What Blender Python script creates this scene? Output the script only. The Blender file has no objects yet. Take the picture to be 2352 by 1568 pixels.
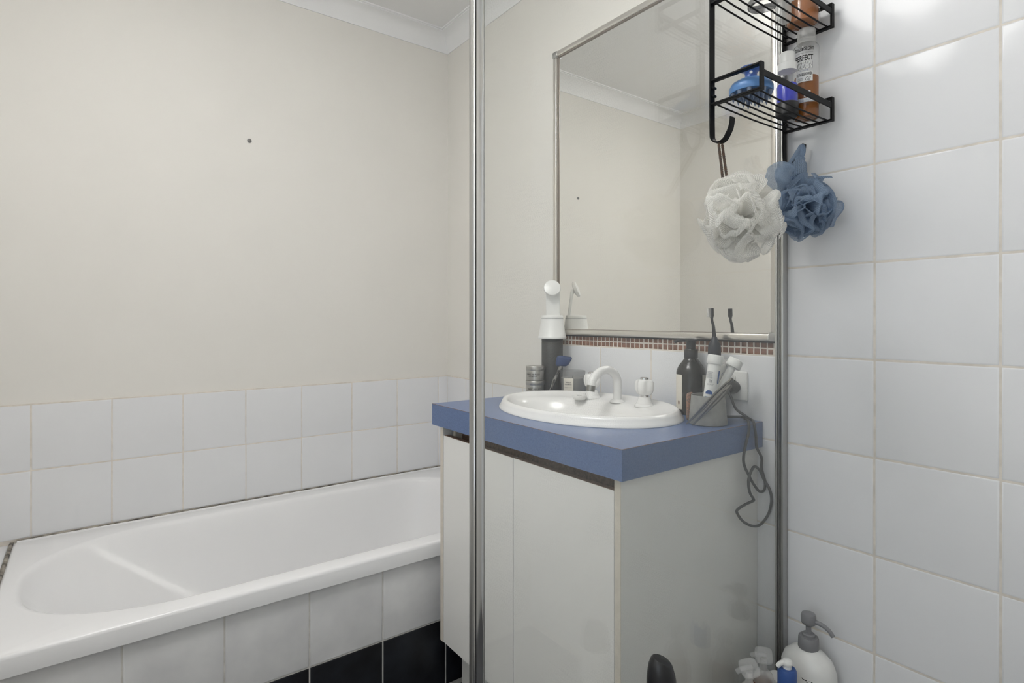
import bpy, bmesh, math, random
from mathutils import Vector, Matrix
random.seed(7)
PI = math.pi
scene = bpy.context.scene
COL = scene.collection

# ------------------------------------------------------------------ camera
FPX, YAW, CY = 1303.54, 0.6423, 733.28          # focal length in px of the 2352x1568 frame, heading, horizon row
CAM = Vector((-1.2859, -2.2015, 1.115))
cam_d = bpy.data.cameras.new('camera')
cam_d.sensor_width = 36.0
cam_d.lens = FPX / 2352 * 36.0
cam_d.shift_y = -(784 - CY) / 2352
cam_d.clip_start = 0.02
cam = bpy.data.objects.new('camera', cam_d)
COL.objects.link(cam)
cam.location = CAM
cam.rotation_euler = (PI / 2, 0, -YAW)
scene.camera = cam

# ------------------------------------------------------------------ light and exposure
scene.view_settings.view_transform = 'Standard'
scene.view_settings.look = 'None'
scene.view_settings.gamma = 1.0
scene.view_settings.use_curve_mapping = False
scene.view_settings.exposure = 0.26
scene.cycles.transparent_max_bounces = 24
scene.cycles.max_bounces = 7
scene.cycles.diffuse_bounces = 4
scene.cycles.glossy_bounces = 4
scene.cycles.adaptive_threshold = 0.03
world = bpy.data.worlds.new('world')
scene.world = world
world.use_nodes = True
world.node_tree.nodes['Background'].inputs[0].default_value = (0.80, 0.90, 1.0, 1)
world.node_tree.nodes['Background'].inputs[1].default_value = 1.0
LAMP_STRENGTH = 14.4
FILL_POWER = 2.0
LAMP_XY = (-1.12, -1.32)

def area_light(name, loc, rot, sx, sy, power, color):
    d = bpy.data.lights.new(name, 'AREA')
    d.shape = 'RECTANGLE'; d.size = sx; d.size_y = sy; d.energy = power; d.color = color
    o = bpy.data.objects.new(name, d); COL.objects.link(o)
    o.location = loc; o.rotation_euler = rot
    return o
# added fill light, outside the made-up tall window opposite the shower
area_light('window_fill', (-1.86, -2.06, 1.27), (0, -PI / 2, 0), 1.50, 0.62, FILL_POWER, (0.95, 0.97, 1.0))

# ------------------------------------------------------------------ pixel -> point on a plane the thing touches
FW = Vector((math.sin(YAW), math.cos(YAW), 0)); RT = Vector((math.cos(YAW), -math.sin(YAW), 0))
def at(u, v, ax, val):
    d = FW + RT * ((u - 1176) / FPX) + Vector((0, 0, (CY - v) / FPX))
    return CAM + d * ((val - CAM[ax]) / d[ax])

# ------------------------------------------------------------------ materials
def srgb(r, g, b):
    return tuple(((c / 255) / 12.92 if c / 255 <= .04045 else ((c / 255 + .055) / 1.055) ** 2.4) for c in (r, g, b)) + (1,)
def newmat(name):
    m = bpy.data.materials.new(name); m.use_nodes = True
    nt = m.node_tree
    return m, nt, nt.nodes['Principled BSDF']
def noise(nt, scale, detail=3, rough=.5, coord='Object', per_object=False):
    tc = nt.nodes.new('ShaderNodeTexCoord')
    n = nt.nodes.new('ShaderNodeTexNoise')
    n.inputs['Scale'].default_value = scale; n.inputs['Detail'].default_value = detail
    n.inputs['Roughness'].default_value = rough
    nt.links.new(tc.outputs[coord], n.inputs['Vector'])
    if per_object:
        n.noise_dimensions = '4D'
        oi = nt.nodes.new('ShaderNodeObjectInfo'); mu = nt.nodes.new('ShaderNodeMath'); mu.operation = 'MULTIPLY'
        mu.inputs[1].default_value = 40
        nt.links.new(oi.outputs['Random'], mu.inputs[0]); nt.links.new(mu.outputs[0], n.inputs['W'])
    return n
def mat(name, col, rough=.5, metal=0., var=0., vscale=30., bump=0., bscale=60., coat=0., per_object=False, spec=None, col2=None, detail=3):
    m, nt, b = newmat(name)
    b.inputs['Base Color'].default_value = col
    b.inputs['Roughness'].default_value = rough
    b.inputs['Metallic'].default_value = metal
    if coat: b.inputs['Coat Weight'].default_value = coat; b.inputs['Coat Roughness'].default_value = .05
    if spec is not None: b.inputs['Specular IOR Level'].default_value = spec
    if var or col2:
        n = noise(nt, vscale, detail, per_object=per_object)
        r = nt.nodes.new('ShaderNodeValToRGB')
        c = col2 or tuple(max(0, x * (1 - var)) for x in col[:3]) + (1,)
        r.color_ramp.elements[0].position = .35; r.color_ramp.elements[1].position = .65
        r.color_ramp.elements[0].color = c; r.color_ramp.elements[1].color = col
        nt.links.new(n.outputs[0], r.inputs[0]); nt.links.new(r.outputs[0], b.inputs['Base Color'])
    if bump:
        n2 = noise(nt, bscale, 2, per_object=per_object)
        bp = nt.nodes.new('ShaderNodeBump'); bp.inputs['Strength'].default_value = 1; bp.inputs['Distance'].default_value = bump
        nt.links.new(n2.outputs[0], bp.inputs['Height']); nt.links.new(bp.outputs[0], b.inputs['Normal'])
    return m
def clearmat(name, tint=(1, 1, 1, 1), refl_rough=.03, haze=0., haze_col=(.8, .8, .8, 1), spots=0.):
    """thin clear sheet: fresnel gloss over transparency, plus a little dust"""
    m, nt, b = newmat(name)
    nt.nodes.remove(b)
    out = nt.nodes['Material Output']
    tr = nt.nodes.new('ShaderNodeBsdfTransparent'); tr.inputs[0].default_value = tint
    gl = nt.nodes.new('ShaderNodeBsdfGlossy'); gl.inputs['Roughness'].default_value = refl_rough
    fr = nt.nodes.new('ShaderNodeFresnel')
    ge = nt.nodes.new('ShaderNodeNewGeometry'); io = nt.nodes.new('ShaderNodeMapRange')   # both faces of a thin sheet mirror alike
    io.inputs['To Min'].default_value = 1.45; io.inputs['To Max'].default_value = 1 / 1.45
    nt.links.new(ge.outputs['Backfacing'], io.inputs[0]); nt.links.new(io.outputs[0], fr.inputs[0])
    mx = nt.nodes.new('ShaderNodeMixShader')
    nt.links.new(fr.outputs[0], mx.inputs[0]); nt.links.new(tr.outputs[0], mx.inputs[1]); nt.links.new(gl.outputs[0], mx.inputs[2])
    last = mx
    if haze:
        df = nt.nodes.new('ShaderNodeBsdfDiffuse'); df.inputs[0].default_value = haze_col
        m2 = nt.nodes.new('ShaderNodeMixShader'); m2.inputs[0].default_value = haze
        if spots:
            tc = nt.nodes.new('ShaderNodeTexCoord')
            vo = nt.nodes.new('ShaderNodeTexVoronoi'); vo.inputs['Scale'].default_value = 520; vo.voronoi_dimensions = '2D'
            rot = nt.nodes.new('ShaderNodeMapping'); rot.inputs['Rotation'].default_value = (PI / 2, 0, 0); rot.inputs['Scale'].default_value = (1, 1, .55)
            nt.links.new(tc.outputs['Object'], rot.inputs[0]); nt.links.new(rot.outputs[0], vo.inputs['Vector'])
            lt = nt.nodes.new('ShaderNodeMapRange'); lt.inputs['From Min'].default_value = .10; lt.inputs['From Max'].default_value = .35
            lt.inputs['To Min'].default_value = spots; lt.inputs['To Max'].default_value = 0
            nt.links.new(vo.outputs['Distance'], lt.inputs[0])
            n = noise(nt, 9, 1); mr = nt.nodes.new('ShaderNodeMapRange')
            mr.inputs['From Min'].default_value = .42; mr.inputs['From Max'].default_value = .68
            nt.links.new(n.outputs[0], mr.inputs[0])
            mu = nt.nodes.new('ShaderNodeMath'); mu.operation = 'MULTIPLY'
            nt.links.new(lt.outputs[0], mu.inputs[0]); nt.links.new(mr.outputs[0], mu.inputs[1])
            ad = nt.nodes.new('ShaderNodeMath'); ad.inputs[1].default_value = haze
            nt.links.new(mu.outputs[0], ad.inputs[0]); nt.links.new(ad.outputs[0], m2.inputs[0])
        nt.links.new(mx.outputs[0], m2.inputs[1]); nt.links.new(df.outputs[0], m2.inputs[2])
        last = m2
    nt.links.new(last.outputs[0], out.inputs[0])
    return m
def netmat(name, col, cell=.0021, thread=.17, fill=.25):
    """knitted net: voronoi-edge threads over open holes, on the mesh's UV in metres"""
    m, nt, b = newmat(name)
    out = nt.nodes['Material Output']
    b.inputs['Base Color'].default_value = col; b.inputs['Roughness'].default_value = .6
    b.inputs['Subsurface Weight'].default_value = 0
    uv = nt.nodes.new('ShaderNodeTexCoord')
    vo = nt.nodes.new('ShaderNodeTexVoronoi'); vo.voronoi_dimensions = '2D'; vo.feature = 'DISTANCE_TO_EDGE'
    vo.inputs['Scale'].default_value = 1 / cell; vo.inputs['Randomness'].default_value = .45
    nt.links.new(uv.outputs['UV'], vo.inputs['Vector'])
    mr = nt.nodes.new('ShaderNodeMapRange'); mr.inputs['From Min'].default_value = thread * .7; mr.inputs['From Max'].default_value = thread * 1.3
    mr.inputs['To Min'].default_value = 1; mr.inputs['To Max'].default_value = fill
    nt.links.new(vo.outputs['Distance'], mr.inputs[0])
    tl = nt.nodes.new('ShaderNodeBsdfTranslucent'); tl.inputs[0].default_value = col
    m1 = nt.nodes.new('ShaderNodeMixShader'); m1.inputs[0].default_value = .5
    nt.links.new(b.outputs[0], m1.inputs[1]); nt.links.new(tl.outputs[0], m1.inputs[2])
    tr = nt.nodes.new('ShaderNodeBsdfTransparent'); m2 = nt.nodes.new('ShaderNodeMixShader')
    nt.links.new(mr.outputs[0], m2.inputs[0]); nt.links.new(tr.outputs[0], m2.inputs[1]); nt.links.new(m1.outputs[0], m2.inputs[2])
    nt.links.new(m2.outputs[0], out.inputs[0])
    return m
def emitmat(name, col, s):
    m, nt, b = newmat(name)
    b.inputs['Base Color'].default_value = col
    b.inputs['Emission Color'].default_value = col; b.inputs['Emission Strength'].default_value = s
    return m

M = {}
M['paint'] = mat('cream_wall_paint', (.82, .80, .755, 1), .6, bump=.00012, bscale=70, var=.02, vscale=3)
M['ceil'] = mat('white_ceiling_paint', (.88, .88, .875, 1), .7, bump=.0003, bscale=90)
M['cove'] = mat('white_cove_plaster', (.89, .895, .895, 1), .6)
M['tile'] = mat('white_glazed_tile', (.812, .818, .832, 1), .15, bump=.0019, bscale=9, per_object=True, var=.015, vscale=6, spec=.20)
M['tileapron'] = mat('pale_grey_mottled_tile', (.84, .84, .84, 1), .28, bump=.002, bscale=12, per_object=True, col2=(.73, .73, .74, 1), vscale=9)
M['tiledark'] = mat('charcoal_mottled_tile', (.018, .020, .026, 1), .32, bump=.0012, bscale=25, per_object=True, col2=(.008, .008, .010, 1), vscale=14)
M['grout'] = mat('beige_grout', (.80, .75, .68, 1), .9, var=.15, vscale=40)
M['groutlight'] = mat('pale_grout', (.76, .74, .70, 1), .9, var=.2, vscale=40)
M['mosaic'] = mat('terracotta_mosaic', (.30, .145, .095, 1), .25, per_object=True, col2=(.16, .085, .062, 1), vscale=95, bump=.0006, bscale=160)
M['bath'] = mat('white_bath_enamel', (.88, .88, .885, 1), .20, spec=.4)
M['china'] = mat('white_basin_acrylic', (.86, .855, .845, 1), .17, spec=.45)
M['melamine'] = mat('off_white_melamine', (.86, .855, .83, 1), .38, bump=.00015, bscale=400)
M['creamedge'] = mat('cream_edging', (.74, .69, .60, 1), .5, var=.08, vscale=60)
M['chip'] = mat('raw_brown_chipboard', (.30, .20, .145, 1), .8, col2=(.18, .12, .09, 1), vscale=160)
M['blue'] = mat('speckled_blue_laminate', (.130, .198, .375, 1), .30, col2=(.092, .145, .295, 1), vscale=420, detail=2)
M['sealdark'] = mat('dark_mouldy_sealant', (.45, .41, .35, 1), .8, col2=(.05, .045, .04, 1), vscale=28, detail=4)
M['alu'] = mat('satin_aluminium', (.50, .50, .49, 1), .36, 1.0)
M['chrome'] = mat('polished_chrome', (.80, .80, .80, 1), .10, 1.0)
M['frame'] = mat('satin_mirror_frame', (.80, .77, .72, 1), .28, 1.0)
M['mirror'] = mat('silvered_mirror', (.96, .95, .92, 1), .0, 1.0)
M['gasket'] = mat('black_rubber_gasket', (.012, .012, .014, 1), .5)
M['black'] = mat('black_powder_coat', (.004, .004, .0045, 1), .5, spec=.2)
M['blackplastic'] = mat('black_plastic', (.016, .016, .018, 1), .35)
M['white'] = mat('white_plastic', (.82, .82, .80, 1), .3)
M['grey'] = mat('grey_plastic', (.25, .25, .26, 1), .4)
M['cord'] = mat('dark_grey_cable', (.045, .045, .048, 1), .5)
M['screen'] = clearmat('shower_screen_glass', (.985, .99, .985, 1), 0., haze=.022, haze_col=(.75, .75, .72, 1), spots=.07)
M['windowglass'] = clearmat('window_glass', (.98, .99, .99, 1), .02)
M['clear'] = clearmat('clear_plastic', (.98, .98, .98, 1), .06, haze=.03, haze_col=(.85, .85, .85, 1))
M['frost'] = clearmat('frosted_plastic', (.95, .95, .95, 1), .15, haze=.30, haze_col=(.85, .84, .82, 1))
M['frostclear'] = clearmat('clear_frosted_pump', (.96, .96, .96, 1), .12, haze=.16, haze_col=(.85, .85, .84, 1))
M['glassjar'] = clearmat('grey_glass', (.90, .90, .90, 1), .03, haze=.12, haze_col=(.6, .6, .6, 1))
M['amber'] = mat('amber_liquid', (.27, .080, .002, 1), .3, spec=.2)
M['amberglass'] = mat('amber_glass', (.13, .045, .012, 1), .12)
M['bluelq'] = mat('blue_liquid', (.012, .030, .55, 1), .15)
M['silicone'] = mat('blue_silicone', (.12, .27, .56, 1), .35)
M['silicone2'] = mat('dark_blue_silicone', (.05, .11, .34, 1), .35)
M['tine'] = mat('grey_blue_silicone', (.17, .22, .32, 1), .4)
M['ink'] = mat('black_print', (.012, .012, .013, 1), .5)
M['greyink'] = mat('grey_print', (.22, .22, .23, 1), .5)
M['whiteink'] = mat('white_print', (.82, .82, .80, 1), .5)
M['blueink'] = mat('blue_print', (.03, .10, .32, 1), .4)
M['paper'] = mat('cream_label_paper', (.74, .70, .62, 1), .6)
M['tin'] = mat('brushed_tin', (.46, .45, .43, 1), .32, .85)
M['bottle'] = mat('dark_brown_glass', (.022, .020, .018, 1), .22, var=.3, vscale=50)
M['canister'] = mat('speckled_charcoal_canister', (.028, .028, .027, 1), .5, col2=(.075, .075, .072, 1), vscale=420)
M['concrete'] = mat('grey_concrete', (.30, .30, .285, 1), .85, var=.18, vscale=70, bump=.0004, bscale=200)
M['pumice'] = mat('terracotta_pumice', (.42, .22, .14, 1), .9, col2=(.14, .12, .11, 1), vscale=260, bump=.0012, bscale=320)
M['steel'] = mat('brushed_steel', (.30, .295, .28, 1), .3, 1.0)
M['netwhite'] = netmat('white_netting', (.97, .96, .925, 1), .0020, .13, .42)
M['netblue'] = netmat('blue_grey_netting', (.34, .44, .58, 1), .0020, .14, .52)
M['rope'] = mat('brown_grey_rope', (.075, .068, .060, 1), .8, col2=(.13, .072, .042, 1), vscale=240)
M['ropegrey'] = mat('dark_blue_grey_rope', (.050, .060, .075, 1), .8, var=.5, vscale=240)
M['wax'] = mat('grey_wax', (.40, .39, .37, 1), .5)
M['razorblue'] = mat('navy_plastic', (.022, .045, .13, 1), .35)
M['bluepump'] = mat('blue_plastic', (.04, .10, .32, 1), .4)
M['benchwhite'] = mat('white_bench_plastic', (.7, .7, .69, 1), .4)
M['floor'] = mat('charcoal_floor_tile', (.10, .10, .105, 1), .35, per_object=True, col2=(.07, .07, .075, 1), vscale=14)
M['lamp'] = emitmat('lamp_diffuser', (1.0, .99, .975, 1), LAMP_STRENGTH)
M['coil'] = mat('silver_grey_band', (.34, .34, .34, 1), .3, .6)

# ------------------------------------------------------------------ mesh helpers (all coordinates are world coordinates)
def mesh_data(name, geo, material, smooth=False, angle=None):
    v, f = geo
    me = bpy.data.meshes.new(name)
    me.from_pydata([tuple(p) for p in v], [], f)
    bm = bmesh.new(); bm.from_mesh(me)
    bmesh.ops.recalc_face_normals(bm, faces=bm.faces)
    bm.to_mesh(me); bm.free()
    me.materials.append(material)
    if smooth:
        for p in me.polygons: p.use_smooth = True
        if angle is not None:
            bm = bmesh.new(); bm.from_mesh(me)
            for e in bm.edges:
                if len(e.link_faces) == 2 and e.calc_face_angle(0) > math.radians(angle): e.smooth = False
            bm.to_mesh(me); bm.free()
    me.update()
    return me
def obj(name, geo, material, parent=None, smooth=True, angle=40):
    o = bpy.data.objects.new(name, mesh_data(name, geo, material, smooth, angle))
    COL.objects.link(o)
    if parent is not None:
        o.parent = parent
        if parent.type == 'EMPTY': o.matrix_parent_inverse = Matrix.Translation(-parent.location)
    return o
def tag(o, label, cat, group=None):
    o['label'] = label; o['category'] = cat
    if group: o['group'] = group
    return o
def thing(name, label, cat, loc, group=None):
    o = bpy.data.objects.new(name, None); COL.objects.link(o)
    o.location = loc; o.empty_display_size = .05
    return tag(o, label, cat, group)
def struct(o):
    o['kind'] = 'structure'; return o
def join(*geos):
    V, F = [], []
    for v, f in geos:
        n = len(V); V += [Vector(p) for p in v]; F += [tuple(i + n for i in q) for q in f]
    return V, F
def xf(geo, mtx):
    return [mtx @ Vector(p) for p in geo[0]], geo[1]
def move(geo, d):
    return [Vector(p) + Vector(d) for p in geo[0]], geo[1]
def box(x0, x1, y0, y1, z0, z1, bevel=0., seg=2):
    bm = bmesh.new()
    bmesh.ops.create_cube(bm, size=1)
    for v in bm.verts:
        v.co = Vector(((x0 + x1) / 2 + v.co.x * (x1 - x0), (y0 + y1) / 2 + v.co.y * (y1 - y0), (z0 + z1) / 2 + v.co.z * (z1 - z0)))
    if bevel:
        bmesh.ops.bevel(bm, geom=list(bm.edges), offset=bevel, segments=seg, profile=.5, affect='EDGES')
    bm.verts.index_update()
    g = ([v.co.copy() for v in bm.verts], [tuple(v.index for v in f.verts) for f in bm.faces])
    bm.free()
    return g
def lathe(profile, c=(0, 0, 0), n=32, sx=1., sy=1., rot=0.):
    V, F = [], []
    for r, z in profile:
        for k in range(n):
            a = 2 * PI * k / n
            x, y = r * sx * math.cos(a), r * sy * math.sin(a)
            V.append(Vector((c[0] + x * math.cos(rot) - y * math.sin(rot), c[1] + x * math.sin(rot) + y * math.cos(rot), c[2] + z)))
    for i in range(len(profile) - 1):
        for k in range(n):
            F.append((i * n + k, i * n + (k + 1) % n, (i + 1) * n + (k + 1) % n, (i + 1) * n + k))
    if profile[0][0] > 1e-6: F.append(tuple(range(n))[::-1])
    if profile[-1][0] > 1e-6: F.append(tuple((len(profile) - 1) * n + k for k in range(n)))
    return V, F
def smooth_path(pts, per=6, closed=False):
    pts = [Vector(p) for p in pts]; out = []
    n = len(pts)
    rng = range(n) if closed else range(n - 1)
    for i in rng:
        p0 = pts[(i - 1) % n] if (closed or i > 0) else pts[i]
        p1, p2 = pts[i], pts[(i + 1) % n]
        p3 = pts[(i + 2) % n] if (closed or i + 2 < n) else p2
        for k in range(per):
            t = k / per
            out.append(.5 * ((2 * p1) + (-p0 + p2) * t + (2 * p0 - 5 * p1 + 4 * p2 - p3) * t * t + (-p0 + 3 * p1 - 3 * p2 + p3) * t ** 3))
    if not closed: out.append(pts[-1])
    return out
def tube(pts, r, n=8, closed=False, ry=None, up=None):
    """sweep a round (or r x ry elliptic / flat) section along pts"""
    pts = [Vector(p) for p in pts]; V, F = [], []
    m = len(pts); prev = Vector(up) if up else None
    for i, p in enumerate(pts):
        a = pts[(i - 1) % m] if (closed or i > 0) else p
        b = pts[(i + 1) % m] if (closed or i < m - 1) else p
        t = (b - a).normalized() if (b - a).length > 1e-9 else Vector((0, 0, 1))
        if prev is None:
            prev = t.orthogonal().normalized()
        s = prev - t * prev.dot(t)
        if s.length < 1e-6: s = t.orthogonal()
        s.normalize()
        if not up: prev = s
        q = t.cross(s)
        rr = r[i] if isinstance(r, (list, tuple)) else r
        r2 = rr if ry is None else ry
        for k in range(n):
            w = 2 * PI * k / n
            V.append(p + s * (rr * math.cos(w)) + q * (r2 * math.sin(w)))
    for i in range(m if closed else m - 1):
        for k in range(n):
            j = (i + 1) % m
            F.append((i * n + k, i * n + (k + 1) % n, j * n + (k + 1) % n, j * n + k))
    if not closed:
        F.append(tuple(range(n))[::-1]); F.append(tuple((m - 1) * n + k for k in range(n)))
    return V, F
def strip(pts, width_dir, w, t):
    """flat bar: width w along width_dir, thickness t, swept along pts"""
    pts = [Vector(p) for p in pts]; wd = Vector(width_dir).normalized(); V, F = [], []
    m = len(pts)
    for i, p in enumerate(pts):
        a = pts[max(i - 1, 0)]; b = pts[min(i + 1, m - 1)]
        q = (b - a).normalized().cross(wd).normalized()
        e = min(w, t) * .22
        for sx, sq in ((-w / 2 + e, -t / 2), (w / 2 - e, -t / 2), (w / 2, -t / 2 + e), (w / 2, t / 2 - e), (w / 2 - e, t / 2), (-w / 2 + e, t / 2), (-w / 2, t / 2 - e), (-w / 2, -t / 2 + e)):
            V.append(p + wd * sx + q * sq)
    for i in range(m - 1):
        for k in range(8):
            F.append((i * 8 + k, i * 8 + (k + 1) % 8, (i + 1) * 8 + (k + 1) % 8, (i + 1) * 8 + k))
    F.append(tuple(range(8))[::-1]); F.append(tuple((m - 1) * 8 + k for k in range(8)))
    return V, F
def text_geo(s, size, bold=0., shear=0., extrude=0.):
    cu = bpy.data.curves.new('lettering', 'FONT')
    cu.body = s; cu.size = size; cu.align_x = 'CENTER'; cu.align_y = 'CENTER'; cu.offset = bold; cu.shear = shear
    cu.resolution_u = 3; cu.extrude = extrude
    o = bpy.data.objects.new('lettering', cu); COL.objects.link(o)
    dg = bpy.context.evaluated_depsgraph_get()
    me = bpy.data.meshes.new_from_object(o.evaluated_get(dg))
    g = ([v.co.copy() for v in me.vertices], [tuple(p.vertices) for p in me.polygons])
    bpy.data.objects.remove(o); bpy.data.curves.remove(cu); bpy.data.meshes.remove(me)
    return g
def fit(g, w, h=None):
    xs = [p.x for p in g[0]]; ys = [p.y for p in g[0]]
    sx = w / (max(xs) - min(xs)); sy = sx if h is None else h / (max(ys) - min(ys))
    cx, cy = (max(xs) + min(xs)) / 2, (max(ys) + min(ys)) / 2
    return [Vector(((p.x - cx) * sx, (p.y - cy) * sy, p.z)) for p in g[0]], g[1]
def wrap(g, c, R, phi, z, turn=0., sx=1., sy=1.):
    """bend flat lettering round an upright cylinder (or oval sx, sy) at centre c, facing phi"""
    V = []
    for p in g[0]:
        x, y = p.x * math.cos(turn) - p.y * math.sin(turn), p.x * math.sin(turn) + p.y * math.cos(turn)
        a = phi + x / R
        V.append(Vector((c[0] + R * sx * math.cos(a), c[1] + R * sy * math.sin(a), z + y)))
    return V, g[1]
def patch(w, h, nu=14, nv=2):
    V = [Vector((-w / 2 + w * i / nu, -h / 2 + h * j / nv, 0)) for j in range(nv + 1) for i in range(nu + 1)]
    F = [(j * (nu + 1) + i, j * (nu + 1) + i + 1, (j + 1) * (nu + 1) + i + 1, (j + 1) * (nu + 1) + i) for j in range(nv) for i in range(nu)]
    return V, F
def facing(c):      # angle of the direction from c to the doorway where one stands
    return math.atan2(CAM.y - c[1], CAM.x - c[0])

# ------------------------------------------------------------------ room shell
XC, YD, H = -1.69, -2.46, 2.37
struct(obj('floor', box(XC - .1, .1, YD - .1, .1, -.1, .004), M['grout'], smooth=False))
struct(obj('ceiling', box(XC - .1, .1, YD - .1, .1, H, H + .1), M['ceil'], smooth=False))
wall_left = struct(obj('wall_left', box(XC - .1, .106, .006, .106, 0, H), M['paint'], smooth=False))
wall_right = struct(obj('wall_right', box(.006, .106, YD - .1, .006, 0, H), M['paint'], smooth=False))
struct(obj('wall_back', box(XC - .1, .106, YD - .1, YD, 0, H), M['paint'], smooth=False))
WY0, WY1, WZ0, WZ1 = -2.40, -1.72, .50, 2.04
struct(obj('wall_front', join(box(XC - .1, XC, YD, WY0, 0, H), box(XC - .1, XC, WY1, .006, 0, H),
      box(XC - .1, XC, WY0, WY1, 0, WZ0), box(XC - .1, XC, WY0, WY1, WZ1, H)), M['paint'], smooth=False))
win = thing('fill_window', 'white framed window added to let in fill light', 'window', (XC - .05, (WY0 + WY1) / 2, WZ0)); win['kind'] = 'structure'  # unseen window, added so fill light can enter from this side
del win['category']
obj('window_frame', join(box(XC - .07, XC - .02, WY0, WY0 + .035, WZ0, WZ1, .004), box(XC - .07, XC - .02, WY1 - .035, WY1, WZ0, WZ1, .004),
    box(XC - .07, XC - .02, WY0 + .035, WY1 - .035, WZ0, WZ0 + .035, .004), box(XC - .07, XC - .02, WY0 + .035, WY1 - .035, WZ1 - .035, WZ1, .004)), M['white'], win)
obj('pane', box(XC - .048, XC - .042, WY0 + .035, WY1 - .035, WZ0 + .035, WZ1 - .035), M['windowglass'], win)

# coved cornice along the four walls
def cove(name, p0, p1, inward, m0, m1):
    """p0 -> p1 along the wall at ceiling height; m0/m1 mitre the ends inwards"""
    p0, p1, w = Vector(p0), Vector(p1), Vector(inward); d = (p1 - p0).normalized()
    D = .071; prof = [(0, 0), (0, -D), (.004, -D)]
    for k in range(9):
        a = PI / 2 * k / 8
        prof.append((.004 + (D - .012) * (1 - math.cos(a)), -D + .004 + (D - .012) * math.sin(a)))
    prof += [(D - .008, -.005), (D, -.005), (D, 0)]
    n = len(prof); V, F = [], []
    for e, (p, s) in enumerate(((p0, m0), (p1, -m1))):
        for a, z in prof:
            V.append(p + w * a + d * (s * a) + Vector((0, 0, z)))
    for k in range(n):
        F.append((k, (k + 1) % n, n + (k + 1) % n, n + k))
    F += [tuple(range(n)), tuple(range(n, 2 * n))]
    return struct(obj(name, (V, F), M['cove'], angle=25))
cove('trim_1', (XC, .006, H), (.006, .006, H), (0, -1, 0), 1, 1)
cove('trim_2', (.006, .006, H), (.006, YD, H), (-1, 0, 0), 1, 1)
cove('trim_3', (.006, YD, H), (XC, YD, H), (0, 1, 0), 1, 1)
cove('trim_4', (XC, YD, H), (XC, .006, H), (1, 0, 0), 1, 1)

# ------------------------------------------------------------------ tiles, each a piece of its wall
TILES = {}
def tile_mesh(axis, w, h, t, material, pillow=.0035):
    key = (axis, round(w, 4), round(h, 4), material.name)
    if key in TILES: return TILES[key]
    loops = [(0, -t), (0, -.0012), (pillow * .35, -.0004), (pillow, 0)]
    V, F = [], []
    for ins, n in loops:
        for a, b in ((-1, -1), (1, -1), (1, 1), (-1, 1)):
            u, v = a * (w / 2 - ins), b * (h / 2 - ins)
            V.append({'x': (-n, u, v), 'y': (u, -n, v), 'z': (u, v, n)}[axis])
    # front looks to -x, -y or +z
    V = [(-(-p[0]) if axis == 'x' else p[0], p[1], p[2]) for p in V]
    for i in range(3):
        for k in range(4): F.append((i * 4 + k, i * 4 + (k + 1) % 4, i * 4 + 4 + (k + 1) % 4, i * 4 + 4 + k))
    F += [(12, 13, 14, 15), (3, 2, 1, 0)]
    me = mesh_data('tile', (V, F), material, True, 35)
    TILES[key] = me
    return me
def lay(parent, axis, plane, us, vs, material, gap=.0028, t=.0045, name='tile', jit=.0002, tilt=.0016, skip=None, pillow=.0035):
    """tiles between the joint positions us (along the wall) and vs (height)"""
    for i in range(len(us) - 1):
        for j in range(len(vs) - 1):
            if skip and skip(i, j): continue
            a0, a1 = sorted(us[i:i + 2]); b0, b1 = sorted(vs[j:j + 2])
            w, h = a1 - a0 - gap, b1 - b0 - gap
            if w < .006 or h < .006: continue
            o = bpy.data.objects.new(name, tile_mesh(axis, w, h, t, material, pillow)); COL.objects.link(o)
            u, v, n = (a0 + a1) / 2, (b0 + b1) / 2, random.uniform(-jit, jit)
            o.location = {'x': (plane + n, u, v), 'y': (u, plane + n, v), 'z': (u, v, plane - n)}[axis]
            o.rotation_euler = tuple(0 if 'xyz'[k] == axis else random.uniform(-tilt, tilt) for k in range(3))
            o.parent = parent
def steps(start, pitch, n): return [start + pitch * k for k in range(n + 1)]

# wall A (bath side): two courses above the bath
xsA = [.003, -.0457] + [-.242 - .1963 * k for k in range(8)]
zsA = [.8629, .6666, .4690]
obj('grout', box(XC, .006, .0009, .0065, .40, .8650), M['grout'], wall_left, smooth=False)
lay(wall_left, 'y', 0, [x for x in xsA if x > XC] + [XC], zsA, M['tile'])
# wall B: two courses beside the bath, splashback and mosaic behind the vanity, full height in the shower
obj('grout', join(box(.0009, .0065, -.745, .006, .40, .8650), box(.0009, .0065, -1.53, -.745, 0, 1.066), box(.0009, .0065, YD, -1.53, 0, 2.034)), M['grout'], wall_right, smooth=False)
lay(wall_right, 'x', 0, [0, -.155, -.352, -.548, -.745], zsA, M['tile'])
lay(wall_right, 'x', 0, [-.745, -.943, -1.1435, -1.344, -1.53], [.032, .232, .432, .632, .832, 1.029], M['tile'], skip=lambda i, j: j < 4 and i < 3)
zsB = [.032 + .2 * k for k in range(11)]
lay(wall_right, 'x', 0, [-1.53, -1.7169, -1.9169, -2.1169, -2.3169, YD], zsB, M['tile'], gap=.0032)
PM = .0169
lay(wall_right, 'x', .0005, steps(-.762, -PM, 45), [1.030, 1.0466, 1.0632], M['mosaic'], gap=.0022, name='mosaic_tile', tilt=.006, jit=.0003, pillow=.0014)
# floor tiles
fl = bpy.data.objects['floor']
lay(fl, 'z', .010, steps(XC, .2, 8) + [0], steps(-.722, -.2, 8) + [YD], M['floor'], t=.005)
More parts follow.
